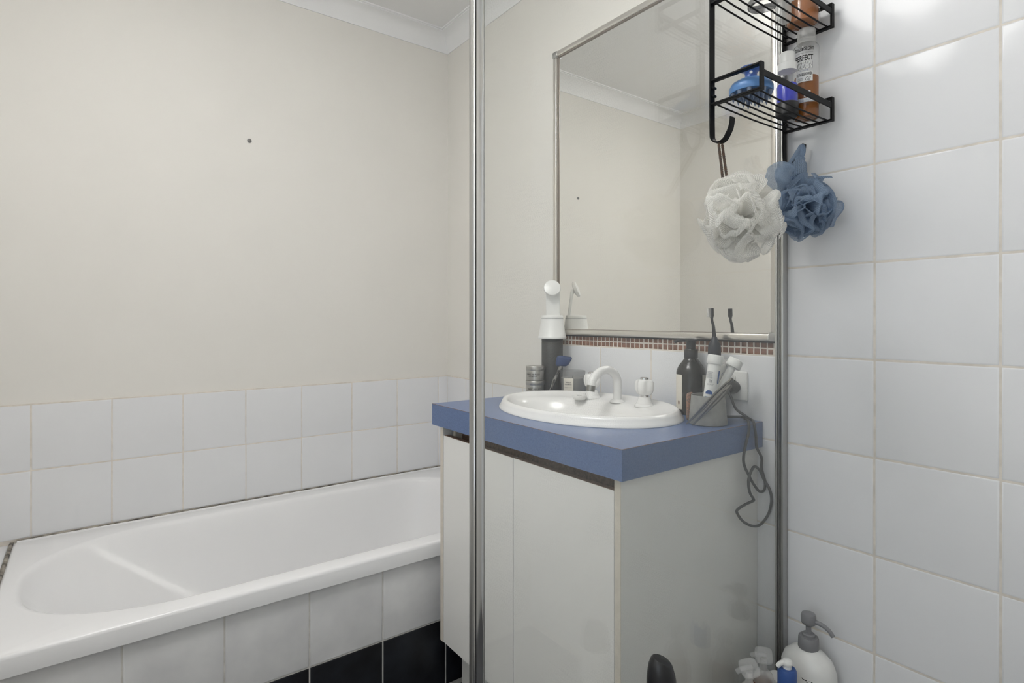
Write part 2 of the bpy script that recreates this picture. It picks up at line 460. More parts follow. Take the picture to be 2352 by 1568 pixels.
# the tiled front of the bath
front = struct(obj('wall_bath_front', box(XC, .004, -.7205, -.692, .004, .4185), M['groutlight'], smooth=False))
xsF = [XC, -1.6264, -1.4264, -1.2264, -1.0266, -.8286, -.6275, -.427, -.227, -.027]
lay(front, 'y', -.7225, xsF, [.4185, .2205], M['tileapron'], gap=.004, pillow=.003)
lay(front, 'y', -.7225, xsF, [.2205, .0205], M['tiledark'], gap=.004, pillow=.003)
# tiled shelf at the head of the bath
ledge = struct(obj('trim_bath_ledge', box(XC, -1.4665, -.62, .002, .01, .4555), M['groutlight'], smooth=False))
struct(ledge)
lay(ledge, 'z', .4585, [XC, -1.4685], [0, -.19, -.39, -.59, -.722], M['tile'], t=.004)

# wall plug hole with a screw, above the bath
p = at(573, 323, 1, .004)
scr = thing('wall_screw', 'small dark screw left in the cream wall above the bath', 'screw', (p.x, .006, p.z))
obj('plug', xf(lathe([(.0075, 0), (.0075, .002), (.005, .003)], n=20), Matrix.Translation((p.x, .006, p.z)) @ Matrix.Rotation(PI / 2, 4, 'X')), M['grey'], scr)
obj('screw_head', xf(lathe([(.0045, .002), (.0045, .005), (.003, .0065), (0, .007)], n=16), Matrix.Translation((p.x, .006, p.z)) @ Matrix.Rotation(PI / 2, 4, 'X')), M['steel'], scr)

# ------------------------------------------------------------------ ceiling lamp (the room's own light)
lamp = thing('ceiling_light', 'round opal ceiling light above the middle of the bathroom', 'ceiling light', (LAMP_XY[0], LAMP_XY[1], H))
obj('base', lathe([(.11, 0), (.11, -.02), (.10, -.06), (.0, -.06)], (LAMP_XY[0], LAMP_XY[1], H), 40), M['white'], lamp)
obj('diffuser', lathe([(.1005, -.058), (.225, -.058), (.245, -.066), (.25, -.085), (.235, -.105), (.15, -.122), (0, -.128)], (LAMP_XY[0], LAMP_XY[1], H), 40), M['lamp'], lamp)

# ------------------------------------------------------------------ bath
def ray_rect(c, a, x0, x1, y0, y1):
    dx, dy = math.cos(a), math.sin(a); t = 1e9
    if dx > 1e-9: t = min(t, (x1 - c[0]) / dx)
    if dx < -1e-9: t = min(t, (x0 - c[0]) / dx)
    if dy > 1e-9: t = min(t, (y1 - c[1]) / dy)
    if dy < -1e-9: t = min(t, (y0 - c[1]) / dy)
    return c[0] + dx * t, c[1] + dy * t
def snap_corners(pts, corners):
    for cx, cy in corners:
        k = min(range(len(pts)), key=lambda i: (pts[i][0] - cx) ** 2 + (pts[i][1] - cy) ** 2)
        pts[k] = (cx, cy)
    return pts
def loops_mesh(loops, cap=False):
    n = len(loops[0]); V = [Vector(p) for l in loops for p in l]; F = []
    for i in range(len(loops) - 1):
        for k in range(n): F.append((i * n + k, i * n + (k + 1) % n, (i + 1) * n + (k + 1) % n, (i + 1) * n + k))
    if cap: F.append(tuple((len(loops) - 1) * n + k for k in range(n)))
    return V, F
def stadium(c, a, hx0, hx1, hy, ex0, ex1, cy):
    """point at angle a on a long oval: ends are half ellipses of length ex0 / ex1"""
    # superformula by marching outwards
    dx, dy = math.cos(a), math.sin(a); lo, hi = 0, 3
    def inside(x, y):
        v = abs(y - cy) / hy
        if v >= 1: return False
        s = math.sqrt(1 - v ** 2.6)
        return hx0 + ex0 * (1 - s) <= x <= hx1 - ex1 * (1 - s)
    for _ in range(40):
        m = (lo + hi) / 2
        if inside(c[0] + dx * m, c[1] + dy * m): lo = m
        else: hi = m
    return c[0] + dx * lo, c[1] + dy * lo
bath = thing('bathtub', 'white inset bathtub with sloped rounded head end along the cream wall', 'bathtub', (-.73, -.364, 0.02))
BC = (-.72, -.37); NB = 128
ang = [2 * PI * (k + .5) / NB for k in range(NB)]
BX0, BX1, BY0, BY1, BZ = -1.462, -.003, -.7335, -.003, .4635
corners = [(BX0, BY0), (BX1, BY0), (BX1, BY1), (BX0, BY1)]
def rect_loop(ins, z):
    pts = [ray_rect(BC, a, BX0 + ins, BX1 - ins, BY0 + ins, BY1 - ins) for a in ang]
    pts = snap_corners(pts, [(BX0 + ins, BY0 + ins), (BX1 - ins, BY0 + ins), (BX1 - ins, BY1 - ins), (BX0 + ins, BY1 - ins)])
    return [(x, y, z) for x, y in pts]
def open_loop(ins, z, dx0=0., dx1=0.):
    return [stadium(BC, a, -1.425 + ins + dx0, -.07 - ins - dx1, .303 - ins, .36, .22, -.373) + (z,) for a in ang]
loops = [rect_loop(.012, .419), rect_loop(.0, .4195), rect_loop(0, BZ - .009), rect_loop(.002, BZ - .004), rect_loop(.005, BZ - .001), rect_loop(.010, BZ),
         open_loop(-.006, BZ), open_loop(.0, BZ - .0012), open_loop(.006, BZ - .005), open_loop(.011, BZ - .013), open_loop(.02, BZ - .05, .02, .0),
         open_loop(.045, BZ - .15, .12, .015), open_loop(.07, BZ - .26, .25, .03), open_loop(.10, BZ - .315, .30, .04), open_loop(.15, BZ - .335, .33, .05), open_loop(.26, BZ - .34, .30, .1)]
obj('shell', loops_mesh(loops, True), M['bath'], bath, angle=50)
obj('upstand', box(BX0 + .01, BX1 - .01, -.0125, -.0035, BZ - .004, BZ + .004, .003), M['bath'], bath)
obj('sealant_or_shade', join(tube([(BX0 + .01, -.0034, BZ + .0045), (-.7, -.0034, BZ + .005), (BX1, -.0034, BZ + .0045)], .0028, 6),
     tube([(BX0 - .001, -.004, BZ - .001), (BX0 - .001, -.3, BZ - .001), (BX0 - .001, -.71, BZ - .001)], .0052, 8)), M['sealdark'], bath)

# ------------------------------------------------------------------ vanity cabinet
CX, CY0, CY1 = -.478, -1.465, -.780
cab = thing('vanity_cabinet', 'off white two door vanity cabinet under the blue benchtop', 'cabinet', (-.24, -1.12, .01))
for y0, y1 in ((CY0, CY0 + .016), (CY1 - .016, CY1)):
    sp = obj('side_panel', box(CX + .001, -.001, y0, y1, .2, .8115), M['melamine'], cab, smooth=False)
    obj('edge_strip', box(CX - .0002, CX + .0012, y0 + .0002, y1 - .0002, .2003, .811), M['creamedge'], sp, smooth=False)
for y0, y1 in ((-1.4475, -1.1270), (-1.1245, -.7985)):
    d = obj('door', box(CX, CX + .016, y0, y1, .2015, .7865, .0006, 1), M['melamine'], cab, smooth=False)
    obj('top_edge', box(CX + .0008, CX + .0155, y0 + .001, y1 - .001, .7862, .7872), M['chip'], d, smooth=False)
obj('front_rail', box(CX + .045, CX + .061, CY0 + .016, CY1 - .016, .735, .8115), M['chip'], cab, smooth=False)
obj('corner_block', box(CX + .022, CX + .045, -.826, -.815, .755, .8115), M['creamedge'], cab, smooth=False)
obj('bottom_panel', box(CX + .017, -.001, CY0 + .016, CY1 - .016, .2, .216), M['melamine'], cab, smooth=False)
obj('kickboard', box(CX + .06, CX + .076, CY0 + .02, CY1 - .02, .0105, .2), M['melamine'], cab, smooth=False)
obj('back_panel', box(-.012, -.002, CY0 + .016, CY1 - .016, .216, .74), M['melamine'], cab, smooth=False)

# ------------------------------------------------------------------ benchtop with the basin cut-out
TX0, TX1, TY0, TY1, TZ0, TZ1 = -.489, -.0008, -1.478, -.752, .8125, .8725
EC, EA, EB = (-.226, -1.11), .275, .202          # basin ellipse: centre, half length, half depth
NE = 96
ange = [2 * PI * (k + .5) / NE for k in range(NE)]
def ell(s, z, dx=0., sb=None):
    sb = s if sb is None else sb
    return [(EC[0] + dx + EB * sb * math.cos(a), EC[1] + EA * s * math.sin(a), z) for a in ange]
def trect(ins, z):
    pts = [ray_rect(EC, math.atan2(EA * math.sin(a), EB * math.cos(a)), TX0 + ins, TX1, TY0 + ins, TY1 - ins) for a in ange]
    pts = snap_corners(pts, [(TX0 + ins, TY0 + ins), (TX1, TY0 + ins), (TX1, TY1 - ins), (TX0 + ins, TY1 - ins)])
    return [(x, y, z) for x, y in pts]
top = thing('benchtop', 'speckled blue laminate benchtop with square edges on the white vanity', 'benchtop', (-.245, -1.115, TZ0))
g = loops_mesh([ell(.93, TZ0), trect(.0012, TZ0), trect(.0012, TZ1), ell(.93, TZ1), ell(.93, TZ0)])
obj('top_sheet', g, M['blue'], top, smooth=False)
obj('front_edge', box(TX0, TX0 + .0014, TY0 + .0003, TY1, TZ0 - .0003, TZ1 - .0008), M['blue'], top, smooth=False)
obj('side_edge', box(TX0 + .0014, TX1, TY0, TY0 + .0014, TZ0 - .0003, TZ1 - .0008), M['blue'], top, smooth=False)
obj('side_edge', box(TX0 + .0014, TX1, TY1 - .0014, TY1, TZ0 - .0003, TZ1 - .0008), M['blue'], top, smooth=False)
obj('joint_line', join(box(TX0 - .0002, TX0 + .0012, TY0, TY1, TZ1 - .0009, TZ1 - .0001), box(TX0, TX1, TY0 - .0002, TY0 + .0012, TZ1 - .0009, TZ1 - .0001)), M['chip'], top, smooth=False)

# ------------------------------------------------------------------ basin, spout, taps
basin = thing('wash_basin', 'white oval drop-in wash basin set in the blue benchtop', 'basin', (EC[0], EC[1], TZ1))
RZ = .897
def bowl(sa, sb, z, dx): return [(EC[0] + dx + EB * sb * math.cos(a), EC[1] + EA * sa * math.sin(a), z) for a in ange]
bl = [bowl(.90, .90, .8734, 0), bowl(.955, .955, .8732, 0), bowl(1.0, 1.0, .8730, 0), bowl(1.0, 1.0, .8765, 0), bowl(.985, .98, .880, 0), bowl(.972, .968, .889, 0), bowl(.955, .945, RZ - .001, 0), bowl(.935, .92, RZ, 0),
      bowl(.915, .89, RZ - .002, 0), bowl(.89, .84, RZ - .008, -.004), bowl(.84, .74, RZ - .012, -.022), bowl(.80, .69, RZ - .016, -.030), bowl(.77, .655, RZ - .026, -.034), bowl(.73, .61, RZ - .05, -.036),
      bowl(.64, .52, RZ - .09, -.036), bowl(.48, .38, RZ - .115, -.034), bowl(.25, .2, RZ - .125, -.03), bowl(.07, .09, RZ - .127, -.03)]
obj('bowl', loops_mesh(bl, True), M['china'], basin, angle=60)
obj('waste', lathe([(.021, 0), (.021, .002), (.012, .001), (0, -.001)], (EC[0] - .03, EC[1], RZ - .127), 24), M['chrome'], basin)
TX, TZ = -.100, .8835
sp = thing('basin_spout', 'white curved swan-neck spout with chrome tip in the middle of the basin deck', 'spout', (TX, -1.108, TZ))
obj('flange', lathe([(.021, 0), (.021, .003), (.017, .0065), (.0115, .009)], (TX, -1.108, TZ), 28), M['china'], sp)
pp = [(TX, -1.108, TZ + .005), (TX, -1.108, TZ + .045), (TX - .002, -1.108, TZ + .066), (TX - .018, -1.108, TZ + .085), (TX - .045, -1.108, TZ + .0935), (TX - .074, -1.108, TZ + .0865), (TX - .0965, -1.108, TZ + .069), (TX - .1025, -1.108, TZ + .052)]
obj('neck', tube(smooth_path(pp, 5), .0115, 18, up=(0, 1, 0)), M['china'], sp)
d = Vector((-.22, 0, -.97)).normalized()
q = Vector(pp[-1])
obj('aerator', tube([q - d * .002, q + d * .014], .0118, 20), M['steel'], sp)
for y, lab in ((-1.009, 'white lobed basin tap with chrome cap beside the round plug'), (-1.204, 'white lobed basin tap with chrome cap beside the brown pump bottle')):
    tp = thing('basin_tap', lab, 'tap', (TX, y, TZ), 'pair of basin taps')
    obj('base', lathe([(.026, 0), (.026, .004), (.0235, .007), (.0215, .008), (.019, .014), (.0165, .022), (.0145, .026)], (TX, y, TZ), 28), M['china'], tp)
    obj('ring', lathe([(.0125, .026), (.0125, .0305), (.010, .0305)], (TX, y, TZ), 24), M['chrome'], tp)
    V, F = [], []
    prof = [(.35, .030), (.62, .032), (.82, .037), (.97, .046), (1.0, .056), (.93, .066), (.75, .071), (.45, .0725), (.2, .0727)]
    nn = 48
    for r, z in prof:
        for k in range(nn):
            a = 2 * PI * k / nn
            rr = .0270 * r * (1 - .24 * (r ** 2) * (.5 - .5 * math.cos(4 * a)) ** 1.3)
            V.append((TX + rr * math.cos(a + .3), y + rr * math.sin(a + .3), TZ + z))
    for i in range(len(prof) - 1):
        for k in range(nn): F.append((i * nn + k, i * nn + (k + 1) % nn, (i + 1) * nn + (k + 1) % nn, (i + 1) * nn + k))
    F += [tuple(range(nn))[::-1], tuple((len(prof) - 1) * nn + k for k in range(nn))]
    obj('handle', (V, F), M['china'], tp)
    obj('cap', lathe([(.0115, .0722), (.0115, .0765), (.009, .078), (0, .0782)], (TX, y, TZ), 24), M['chrome'], tp)
c = at(1331, 917, 2, RZ - .0135)
plug = thing('basin_plug', 'small round white basin plug lying on the rim beside a tap', 'plug', c)
obj('stopper', lathe([(.0165, 0), (.0178, .001), (.020, .0095), (.0205, .0115), (.019, .0125), (.016, .0105), (0, .0105)], c, 28), M['white'], plug)
obj('pull_ring', tube([(c.x + .006 * math.cos(a), c.y + .006 * math.sin(a), c.z + .0118) for a in [2 * PI * k / 14 for k in range(14)]], .0012, 6, True), M['chrome'], plug)

# ------------------------------------------------------------------ mirror
mir = thing('wall_mirror', 'large wall mirror in a slim satin metal frame above the vanity', 'mirror', (0, -1.125, 1.062))
MY0, MY1, MZ0, MZ1, FWD = -1.5225, -.736, 1.0640, 2.0215, .0175
obj('mirror_glass', box(-.0065, -.002, MY0 + .006, MY1 - .006, MZ0 + .006, MZ1 - .006), M['mirror'], mir, smooth=False)
obj('backing', box(-.002, 0.0055, MY0 + .004, MY1 - .004, MZ0 + .004, MZ1 - .004), M['blackplastic'], mir, smooth=False)
def rail(a, b, c2, d2): return box(-.0165, -.0002, a, b, c2, d2, .004, 3)
for g in (rail(MY0, MY0 + FWD, MZ0 + .02, MZ1 - .02), rail(MY1 - FWD, MY1, MZ0 + .02, MZ1 - .02), rail(MY0 + .02, MY1 - .02, MZ0, MZ0 + FWD), rail(MY0 + .02, MY1 - .02, MZ1 - FWD, MZ1)):
    obj('frame_rail', g, M['frame'], mir)
for y in (MY0, MY1 - .0205):
    for z in (MZ0, MZ1 - .0205):
        obj('corner_cap', box(-.0180, -.0001, y - .0005, y + .021, z - .0005, z + .021, .0025), M['alu'], mir)
obj('inner_lip', join(box(-.0105, -.0060, MY1 - FWD - .0026, MY1 - FWD + .001, MZ0 + FWD, MZ1 - FWD), box(-.0105, -.0060, MY0 + FWD - .001, MY0 + FWD + .0012, MZ0 + FWD, MZ1 - FWD),
    box(-.0105, -.0060, MY0 + FWD, MY1 - FWD, MZ1 - FWD - .0030, MZ1 - FWD + .001), box(-.0105, -.0060, MY0 + FWD, MY1 - FWD, MZ0 + FWD - .001, MZ0 + FWD + .0012)), mat('dull_brown_lip', (.20, .16, .13, 1), .5), mir, smooth=False)
obj('sealant_or_shade', box(-.004, .0015, MY0, MY1 - .03, MZ0 - .0045, MZ0 - .0002), M['gasket'], mir, smooth=False)  # black strip stands in for the shadow gap under the mirror frame

# ------------------------------------------------------------------ shower screen
GY = -1.5285
scr = thing('shower_screen', 'clear glass shower screen panel with chrome post and wall channel', 'shower screen', (-.42, GY, .012))
obj('glass_panel', box(-.840, -.0195, GY - .0025, GY + .0025, .055, 1.93), M['screen'], scr, smooth=False)
po = obj('post', join(box(-.8515, -.8350, -1.5335, -1.5225, .011, 1.95, .0022, 3)), M['chrome'], scr)
obj('post_lip', join(box(-.8532, -.8500, -1.5300, -1.5215, .011, 1.949, .0008), box(-.8368, -.8338, -1.5330, -1.5260, .011, 1.949, .0008)), M['alu'], po)
obj('post_seal', box(-.8503, -.8492, -1.5343, -1.5333, .02, 1.94), M['gasket'], po, smooth=False)
ch = obj('wall_channel', join(box(-.0215, -.0005, -1.5385, -1.5315, .011, 1.95, .001), box(-.0215, -.0005, -1.5255, -1.5190, .011, 1.95, .001), box(-.0192, -.0005, -1.5315, -1.5255, .011, 1.95)), M['alu'], scr)
obj('gasket', join(box(-.0222, -.0190, -1.5320, -1.5308, .012, 1.94), box(-.0220, -.0190, -1.5260, -1.5254, .012, 1.94)), M['gasket'], ch, smooth=False)
obj('channel_ridge', box(-.0226, -.020, -1.5228, -1.5210, .011, 1.949, .0006), M['chrome'], ch)
obj('bottom_rail', box(-.832, -.0225, -1.5360, -1.5200, .0112, .057, .003), M['alu'], scr)
obj('top_rail', box(-.832, -.0225, -1.5360, -1.5200, 1.92, 1.95, .003), M['alu'], scr)

# ------------------------------------------------------------------ hanging shower caddy
XL, XR, YB, YF = -.3000, -.0220, -1.5420, -1.6450
cad = thing('shower_caddy', 'black metal two shelf shower caddy hung over the glass screen', 'shower caddy', (-.163, YB, 1.45))
for x in (XL, XR):
    pts = [(x, -1.512, 1.925), (x, -1.512, 1.948), (x, -1.516, 1.9555), (x, -1.536, 1.9555), (x, YB, 1.948), (x, YB, 1.7), (x, YB, 1.5), (x, YB - .0004, 1.478)]
    for k in range(1, 10):
        a = PI * k / 12
        pts.append((x, YB - .018 + .018 * math.cos(a), 1.478 - .019 * math.sin(a)))
    pts += [(x, YB - .0372, 1.4745), (x, YB - .0412, 1.483), (x, YB - .0434, 1.4935), (x, YB - .0440, 1.501)]
    obj('hanger_bar', strip(pts, (1, 0, 0), .0155, .0030), M['black'], cad)
for zb in (1.5375, 1.7360):
    for x in (XL, XR):
        e = obj('end_frame', join(strip([(x, YB, zb), (x, YF, zb)], (1, 0, 0), .0120, .0042), strip([(x, YB, zb + .046), (x, YF, zb + .046)], (1, 0, 0), .0120, .0042),
                              strip([(x, YF, zb - .002), (x, YF, zb + .048)], (1, 0, 0), .0120, .0042)), M['black'], cad)
        obj('clip', join(box(x - .003, x + .007, YB - .006, YB + .001, zb + .014, zb + .018, .0008), box(x - .003, x + .007, YB - .006, YB + .001, zb + .030, zb + .034, .0008)), M['black'], e)
    obj('front_rail', strip([(XL, YF, zb + .030), (XR, YF, zb + .030)], (0, 0, 1), .0125, .003), M['black'], cad)
    for k in range(6):
        y = YB - .006 - k * .0178
        obj('shelf_wire', tube([(XL - .001, y, zb + .001), (XL + .04, y, zb - .001), (-.163, y, zb - .0025), (XR - .04, y, zb - .001), (XR + .001, y, zb + .001)], .0017, 8), M['black'], cad)
SH = 1.5406            # top of the lower shelf wires
SH2 = 1.7391

# scalp brush on the lower shelf
c = at(1725, 205, 1, -1.596); c.z = SH + .012
br = thing('scalp_brush', 'blue silicone scalp brush with soft spikes on the lower caddy shelf', 'scalp brush', (c.x, c.y, SH))
obj('base', lathe([(.0, .003), (.034, .002), (.0395, .001), (.0405, .004), (.0405, .012), (.036, .020), (.025, .026), (.016, .029)], c, 36), M['silicone'], br)
obj('handle', lathe([(.017, .0265), (.0125, .030), (.0108, .036), (.0118, .042), (.0165, .0465), (.0215, .0485), (.0215, .0505), (.018, .0515), (0, .0515)], c, 32), M['silicone2'], br)
fc = facing(c)
obj('hang_hole', xf(lathe([(.0028, 0), (.0028, .0008), (0, .0008)], n=14), Matrix.Translation((c.x + .0110 * math.cos(fc), c.y + .0110 * math.sin(fc), c.z + .039)) @ Matrix.Rotation(fc, 4, 'Z') @ Matrix.Rotation(PI / 2, 4, 'Y')), M['whiteink'], br)
for row in range(6):                      # spikes hang between the shelf wires
    ty = YB - .006 - (row + .5) * .0178
    hw2 = .034 ** 2 - (ty - c.y) ** 2
    if hw2 <= 0: continue
    nt_ = max(1, int(2 * math.sqrt(hw2) / .0135)) + 1
    for k in range(nt_):
        tx = c.x + (2 * k / max(1, nt_ - 1) - 1) * math.sqrt(hw2) * (1 if nt_ > 1 else 0)
        obj('tine', lathe([(.0050, .003), (.0041, -.004), (.0022, -.012), (.0006, -.017), (0, -.0175)], (tx, ty, c.z), 10), M['tine'], br)

# clear bottle of blue liquid
c = at(1808, 262, 0, -.106); c = Vector((-.106, c.y, SH + .0005))
b = thing('travel_bottle', 'small clear bottle with blue contents, black base and white cap on the caddy', 'bottle', c)
obj('base', lathe([(.0205, 0), (.0222, .002), (.0222, .026), (.021, .028)], c, 28), M['blackplastic'], b)
obj('liquid', lathe([(.0200, .028), (.0200, .064), (.0185, .067), (0, .067)], c, 28), M['bluelq'], b)
obj('body', lathe([(.0212, .0275), (.0212, .082), (.019, .089), (.0145, .094), (.0145, .097)], c, 28), M['clear'], b)
obj('collar', lathe([(.0185, .095), (.0185, .110), (.017, .1115), (.0155, .112)], c, 28), M['white'], b)
obj('cap', lathe([(.0155, .112), (.0155, .131), (.014, .1335), (0, .1335)], c, 28), M['white'], b)

# tall bath oil bottle
c = Vector((-.0565, at(1852, 200, 0, -.0565).y, SH + .0005))
b = thing('bath_oil_bottle', 'tall clear bottle half full of amber bath oil with black lettering', 'bottle', c)
R = .0255
obj('oil', lathe([(.022, .002), (.0235, .005), (.0235, .088), (0, .088)], c, 32), M['amber'], b)
bd = obj('body', lathe([(.021, 0), (.0245, .002), (R, .008), (R, .146), (.024, .154), (.0175, .160), (.0165, .162)], c, 36), M['clear'], b)
obj('cap', lathe([(.0175, .160), (.0178, .161), (.0178, .189), (.016, .191), (0, .191)], c, 32), M['frost'], b)
obj('cap_ring', join(*[lathe([(.0182, z), (.0185, z + .0007), (.0182, z + .0014)], c, 32) for z in (.163, .166, .169)]), M['frost'], b)
ph = facing(c) - .18
def pt(s, w, h, z, m, bold=0., shear=0., R0=R + .0004, dx=0.):
    g = fit(text_geo(s, .01, bold, shear), w, h)
    if dx: g = ([p + Vector((dx, 0, 0)) for p in g[0]], g[1])
    obj('lettering', wrap(g, c, R0, ph, c.z + z), m, bd, smooth=False)
pt('SOAP&GLORY', .040, .0082, .142, M['ink'], .0003)
pt('BATH SOAK · RELAXING', .036, .0024, .1335, M['greyink'])
pt('PERFECT', .036, .0120, .123, M['ink'], .0003)
pt('ZZZEN', .034, .0150, .107, M['greyink'], .0002)
pt('ZZZEN', .034, .0150, .1073, M['whiteink'], .0, R0=R + .0007, dx=-.0007)
pt('foaming', .016, .0022, .0965, M['blueink'])
obj('label_panel', wrap(patch(.034, .021), c, R + .0003, ph, c.z + .0835), M['whiteink'], bd)
pt('BATH & SHOWER', .031, .0068, .0885, M['ink'], .0002, R0=R + .0006)
pt('Oil', .011, .008, .0785, M['ink'], .0, .5, R0=R + .0006, dx=.008)
pt('MADE TO CALM', .013, .0022, .0803, M['ink'], R0=R + .0006, dx=-.008)
pt('AND UNWIND', .013, .0022, .0768, M['ink'], R0=R + .0006, dx=-.008)
obj('label_panel', wrap(xf(patch(.012, .012), Matrix.Identity(4)), c, R + .0003, ph + .25, c.z + .047), M['whiteink'], bd)
obj('label_panel', wrap(patch(.046, .0085), c, R + .0003, ph, c.z + .034), M['whiteink'], bd)
for k, s in enumerate(('rich foaming bath and shower oil', 'with a calming scented blend', 'rinse well with warm water')):
    pt(s, .040, .0017, .0365 - k * .0025, M['blueink'], R0=R + .0006)
pt('II @', .012, .004, .024, M['ink'], R0=R + .0004, dx=.004)

# things on the upper shelf
c = Vector((-.062, -1.602, SH2 + .0005))
b = thing('orange_bottle', 'squat clear bottle of orange liquid on the upper caddy shelf', 'bottle', c)
obj('liquid', lathe([(.021, .003), (.027, .006), (.0275, .05), (0, .05)], c, 28, 1, 1.15), mat('orange_liquid', (.42, .16, .055, 1), .25), b)
obj('body', lathe([(.022, 0), (.029, .003), (.030, .01), (.030, .085), (.022, .1), (.013, .105), (.013, .115)], c, 32, 1, 1.15), M['clear'], b)
obj('cap', lathe([(.0145, .107), (.0145, .130), (.012, .132), (0, .132)], c, 24), M['white'], b)
c = Vector((-.113, -1.585, SH2 + .0005))
b = thing('clear_jar', 'small frosted clear jar beside the orange bottle on the upper shelf', 'jar', c)
obj('body', lathe([(.012, 0), (.0165, .002), (.0172, .008), (.0172, .048), (.014, .052)], c, 28), M['frost'], b)
obj('lid', lathe([(.0165, .0515), (.0165, .062), (.015, .064), (0, .064)], c, 28), M['white'], b)
c = Vector((-.205, -1.592, SH2 + .002))
b = thing('hair_tie', 'silver grey banded hair tie with patterned clear ball on upper shelf', 'hair tie', (c.x, c.y, SH2))
obj('band', strip([(c.x + .026 * math.cos(a), c.y + .026 * math.sin(a), c.z + .004) for a in [2 * PI * k / 28 for k in range(29)]], (0, 0, 1), .010, .002), M['coil'], b)
obj('cross_band', strip([(c.x - .025 + .05 * k / 8, c.y + .018 * math.sin(k * .7), c.z + .001) for k in range(9)], (0, 0, 1), .007, .002), M['coil'], b)
obj('ball', lathe([(.0, .001), (.010, .004), (.0145, .012), (.0135, .019), (.008, .025), (0, .027)], (c.x - .012, c.y + .004, c.z + .006), 20), M['glassjar'], b)

# ------------------------------------------------------------------ bath poufs
def pouf(name, label, c, R, material, seed, n, squash=(1, 1, 1)):
    rnd = random.Random(seed)
    root = thing(name, label, 'bath pouf', c, 'bath poufs on the caddy hooks')
    V, F, UV = [], [], []
    nu, nv = 30, 12
    for i in range(n):
        zz = 1 - 2 * (i + .5) / n; th = i * 2.39996 + rnd.uniform(-.35, .35)
        rr = math.sqrt(max(0, 1 - zz * zz))
        nrm = Vector((rr * math.cos(th), rr * math.sin(th), zz)).normalized()
        a = nrm.orthogonal().normalized(); a.rotate(Matrix.Rotation(rnd.uniform(0, 2 * PI), 3, nrm)); b = nrm.cross(a)
        L = R * rnd.uniform(.82, 1.06); half = rnd.uniform(.75, 1.15); amp = R * rnd.uniform(.13, .24); m_ = rnd.choice((2, 3, 3, 4))
        p1, p2, roll = rnd.uniform(0, 6.3), rnd.uniform(0, 6.3), rnd.choice((-1, 1)) * rnd.uniform(.7, 1.3)
        base = len(V)
        for j in range(nu + 1):
            q = 2 * j / nu - 1; ta = half * q
            for k in range(nv + 1):
                e = k / nv; ro = .04 + .96 * e
                # a fan of netting from the gathered middle, waved along its rounded rim, rim rolled over
                x = max(0, (ro - .74) / .26)
                rad = min(ro, .74) + .085 * math.sin(2.5 * x); cur = .085 * (1 - math.cos(2.5 * x)) * roll
                rad *= L * (1 - .16 * q * q + .06 * math.sin(2.3 * m_ * ta + p2) * e)
                wave = amp * e ** 1.3 * (math.sin(m_ * ta * 1.7 + p1) + .35 * math.sin(m_ * 3.9 * ta + p2)) + cur * R
                P = nrm * (rad * math.cos(ta)) + a * (rad * math.sin(ta)) + b * wave
                V.append(Vector((P.x * squash[0], P.y * squash[1], P.z * squash[2])) + Vector(c))
                UV.append((ta * L * .8 + i * .317, e * L + i * .211))
        for j in range(nu):
            for k in range(nv):
                q = base + j * (nv + 1) + k
                F.append((q, q + 1, q + nv + 2, q + nv + 1))
    me = bpy.data.meshes.new('netting'); me.from_pydata([tuple(p) for p in V], [], F)
    ul = me.uv_layers.new(name='uv')
    for lp in me.loops: ul.data[lp.index].uv = UV[lp.vertex_index]
    for p_ in me.polygons: p_.use_smooth = True
    me.materials.append(material)
    o = bpy.data.objects.new('netting', me); COL.objects.link(o); o.parent = root
    o.matrix_parent_inverse = Matrix.Translation(-Vector(c))
    return root
def twisted(p0, p1, r, turns, mat_, root, sag=0.):
    p0, p1 = Vector(p0), Vector(p1); d = p1 - p0; s = d.orthogonal().normalized(); q = d.normalized().cross(s)
    gs = []
    for ph0 in (0, PI):
        pts = []
        for k in range(turns * 8 + 1):
            t = k / (turns * 8); a = 2 * PI * turns * t + ph0
            pts.append(p0 + d * t + (s * math.cos(a) + q * math.sin(a)) * r * .6)
        gs.append(tube(pts, r * .75, 6))
    return join(*gs)
hookL = Vector((XL, YB - .017, 1.4565)); hookR = Vector((XR, YB - .017, 1.4565))
cw = at(1704, 500, 1, -1.622)
pw = pouf('bath_pouf', 'white netting bath pouf hanging on a rope loop from the caddy hook', cw, .100, M['netwhite'], 5, 32, (1.20, .74, .98))
e1 = Vector((cw.x - .012, cw.y + .030, cw.z + .066))
obj('rope_loop', join(twisted(hookL + Vector((-.0045, -.001, -.002)), e1, .0021, 12, None, pw), twisted(hookL + Vector((.0055, -.002, -.001)), e1 + Vector((.008, -.004, 0)), .0021, 12, None, pw),
    tube(smooth_path([hookL + Vector((-.0045, -.001, -.002)), hookL + Vector((-.003, -.001, .0028)), hookL + Vector((.003, -.0015, .0028)), hookL + Vector((.0055, -.002, -.001))], 4), .0019, 6)), M['rope'], pw)
cb = at(1849, 474, 0, -.086)
pb = pouf('bath_pouf', 'blue grey netting bath pouf hanging against the white shower tiles', cb, .082, M['netblue'], 11, 36, (.86, .98, .98))
e2 = Vector((cb.x + .01, cb.y + .02, cb.z + .06))
lp = at(1840, 345, 0, -.045)
obj('rope_loop', join(twisted(at(1822, 372, 0, -.05), e2, .0022, 7, None, pb), twisted(at(1826, 368, 0, -.05), e2 + Vector((-.004, -.012, 0)), .0022, 7, None, pb)), M['ropegrey'], pb)
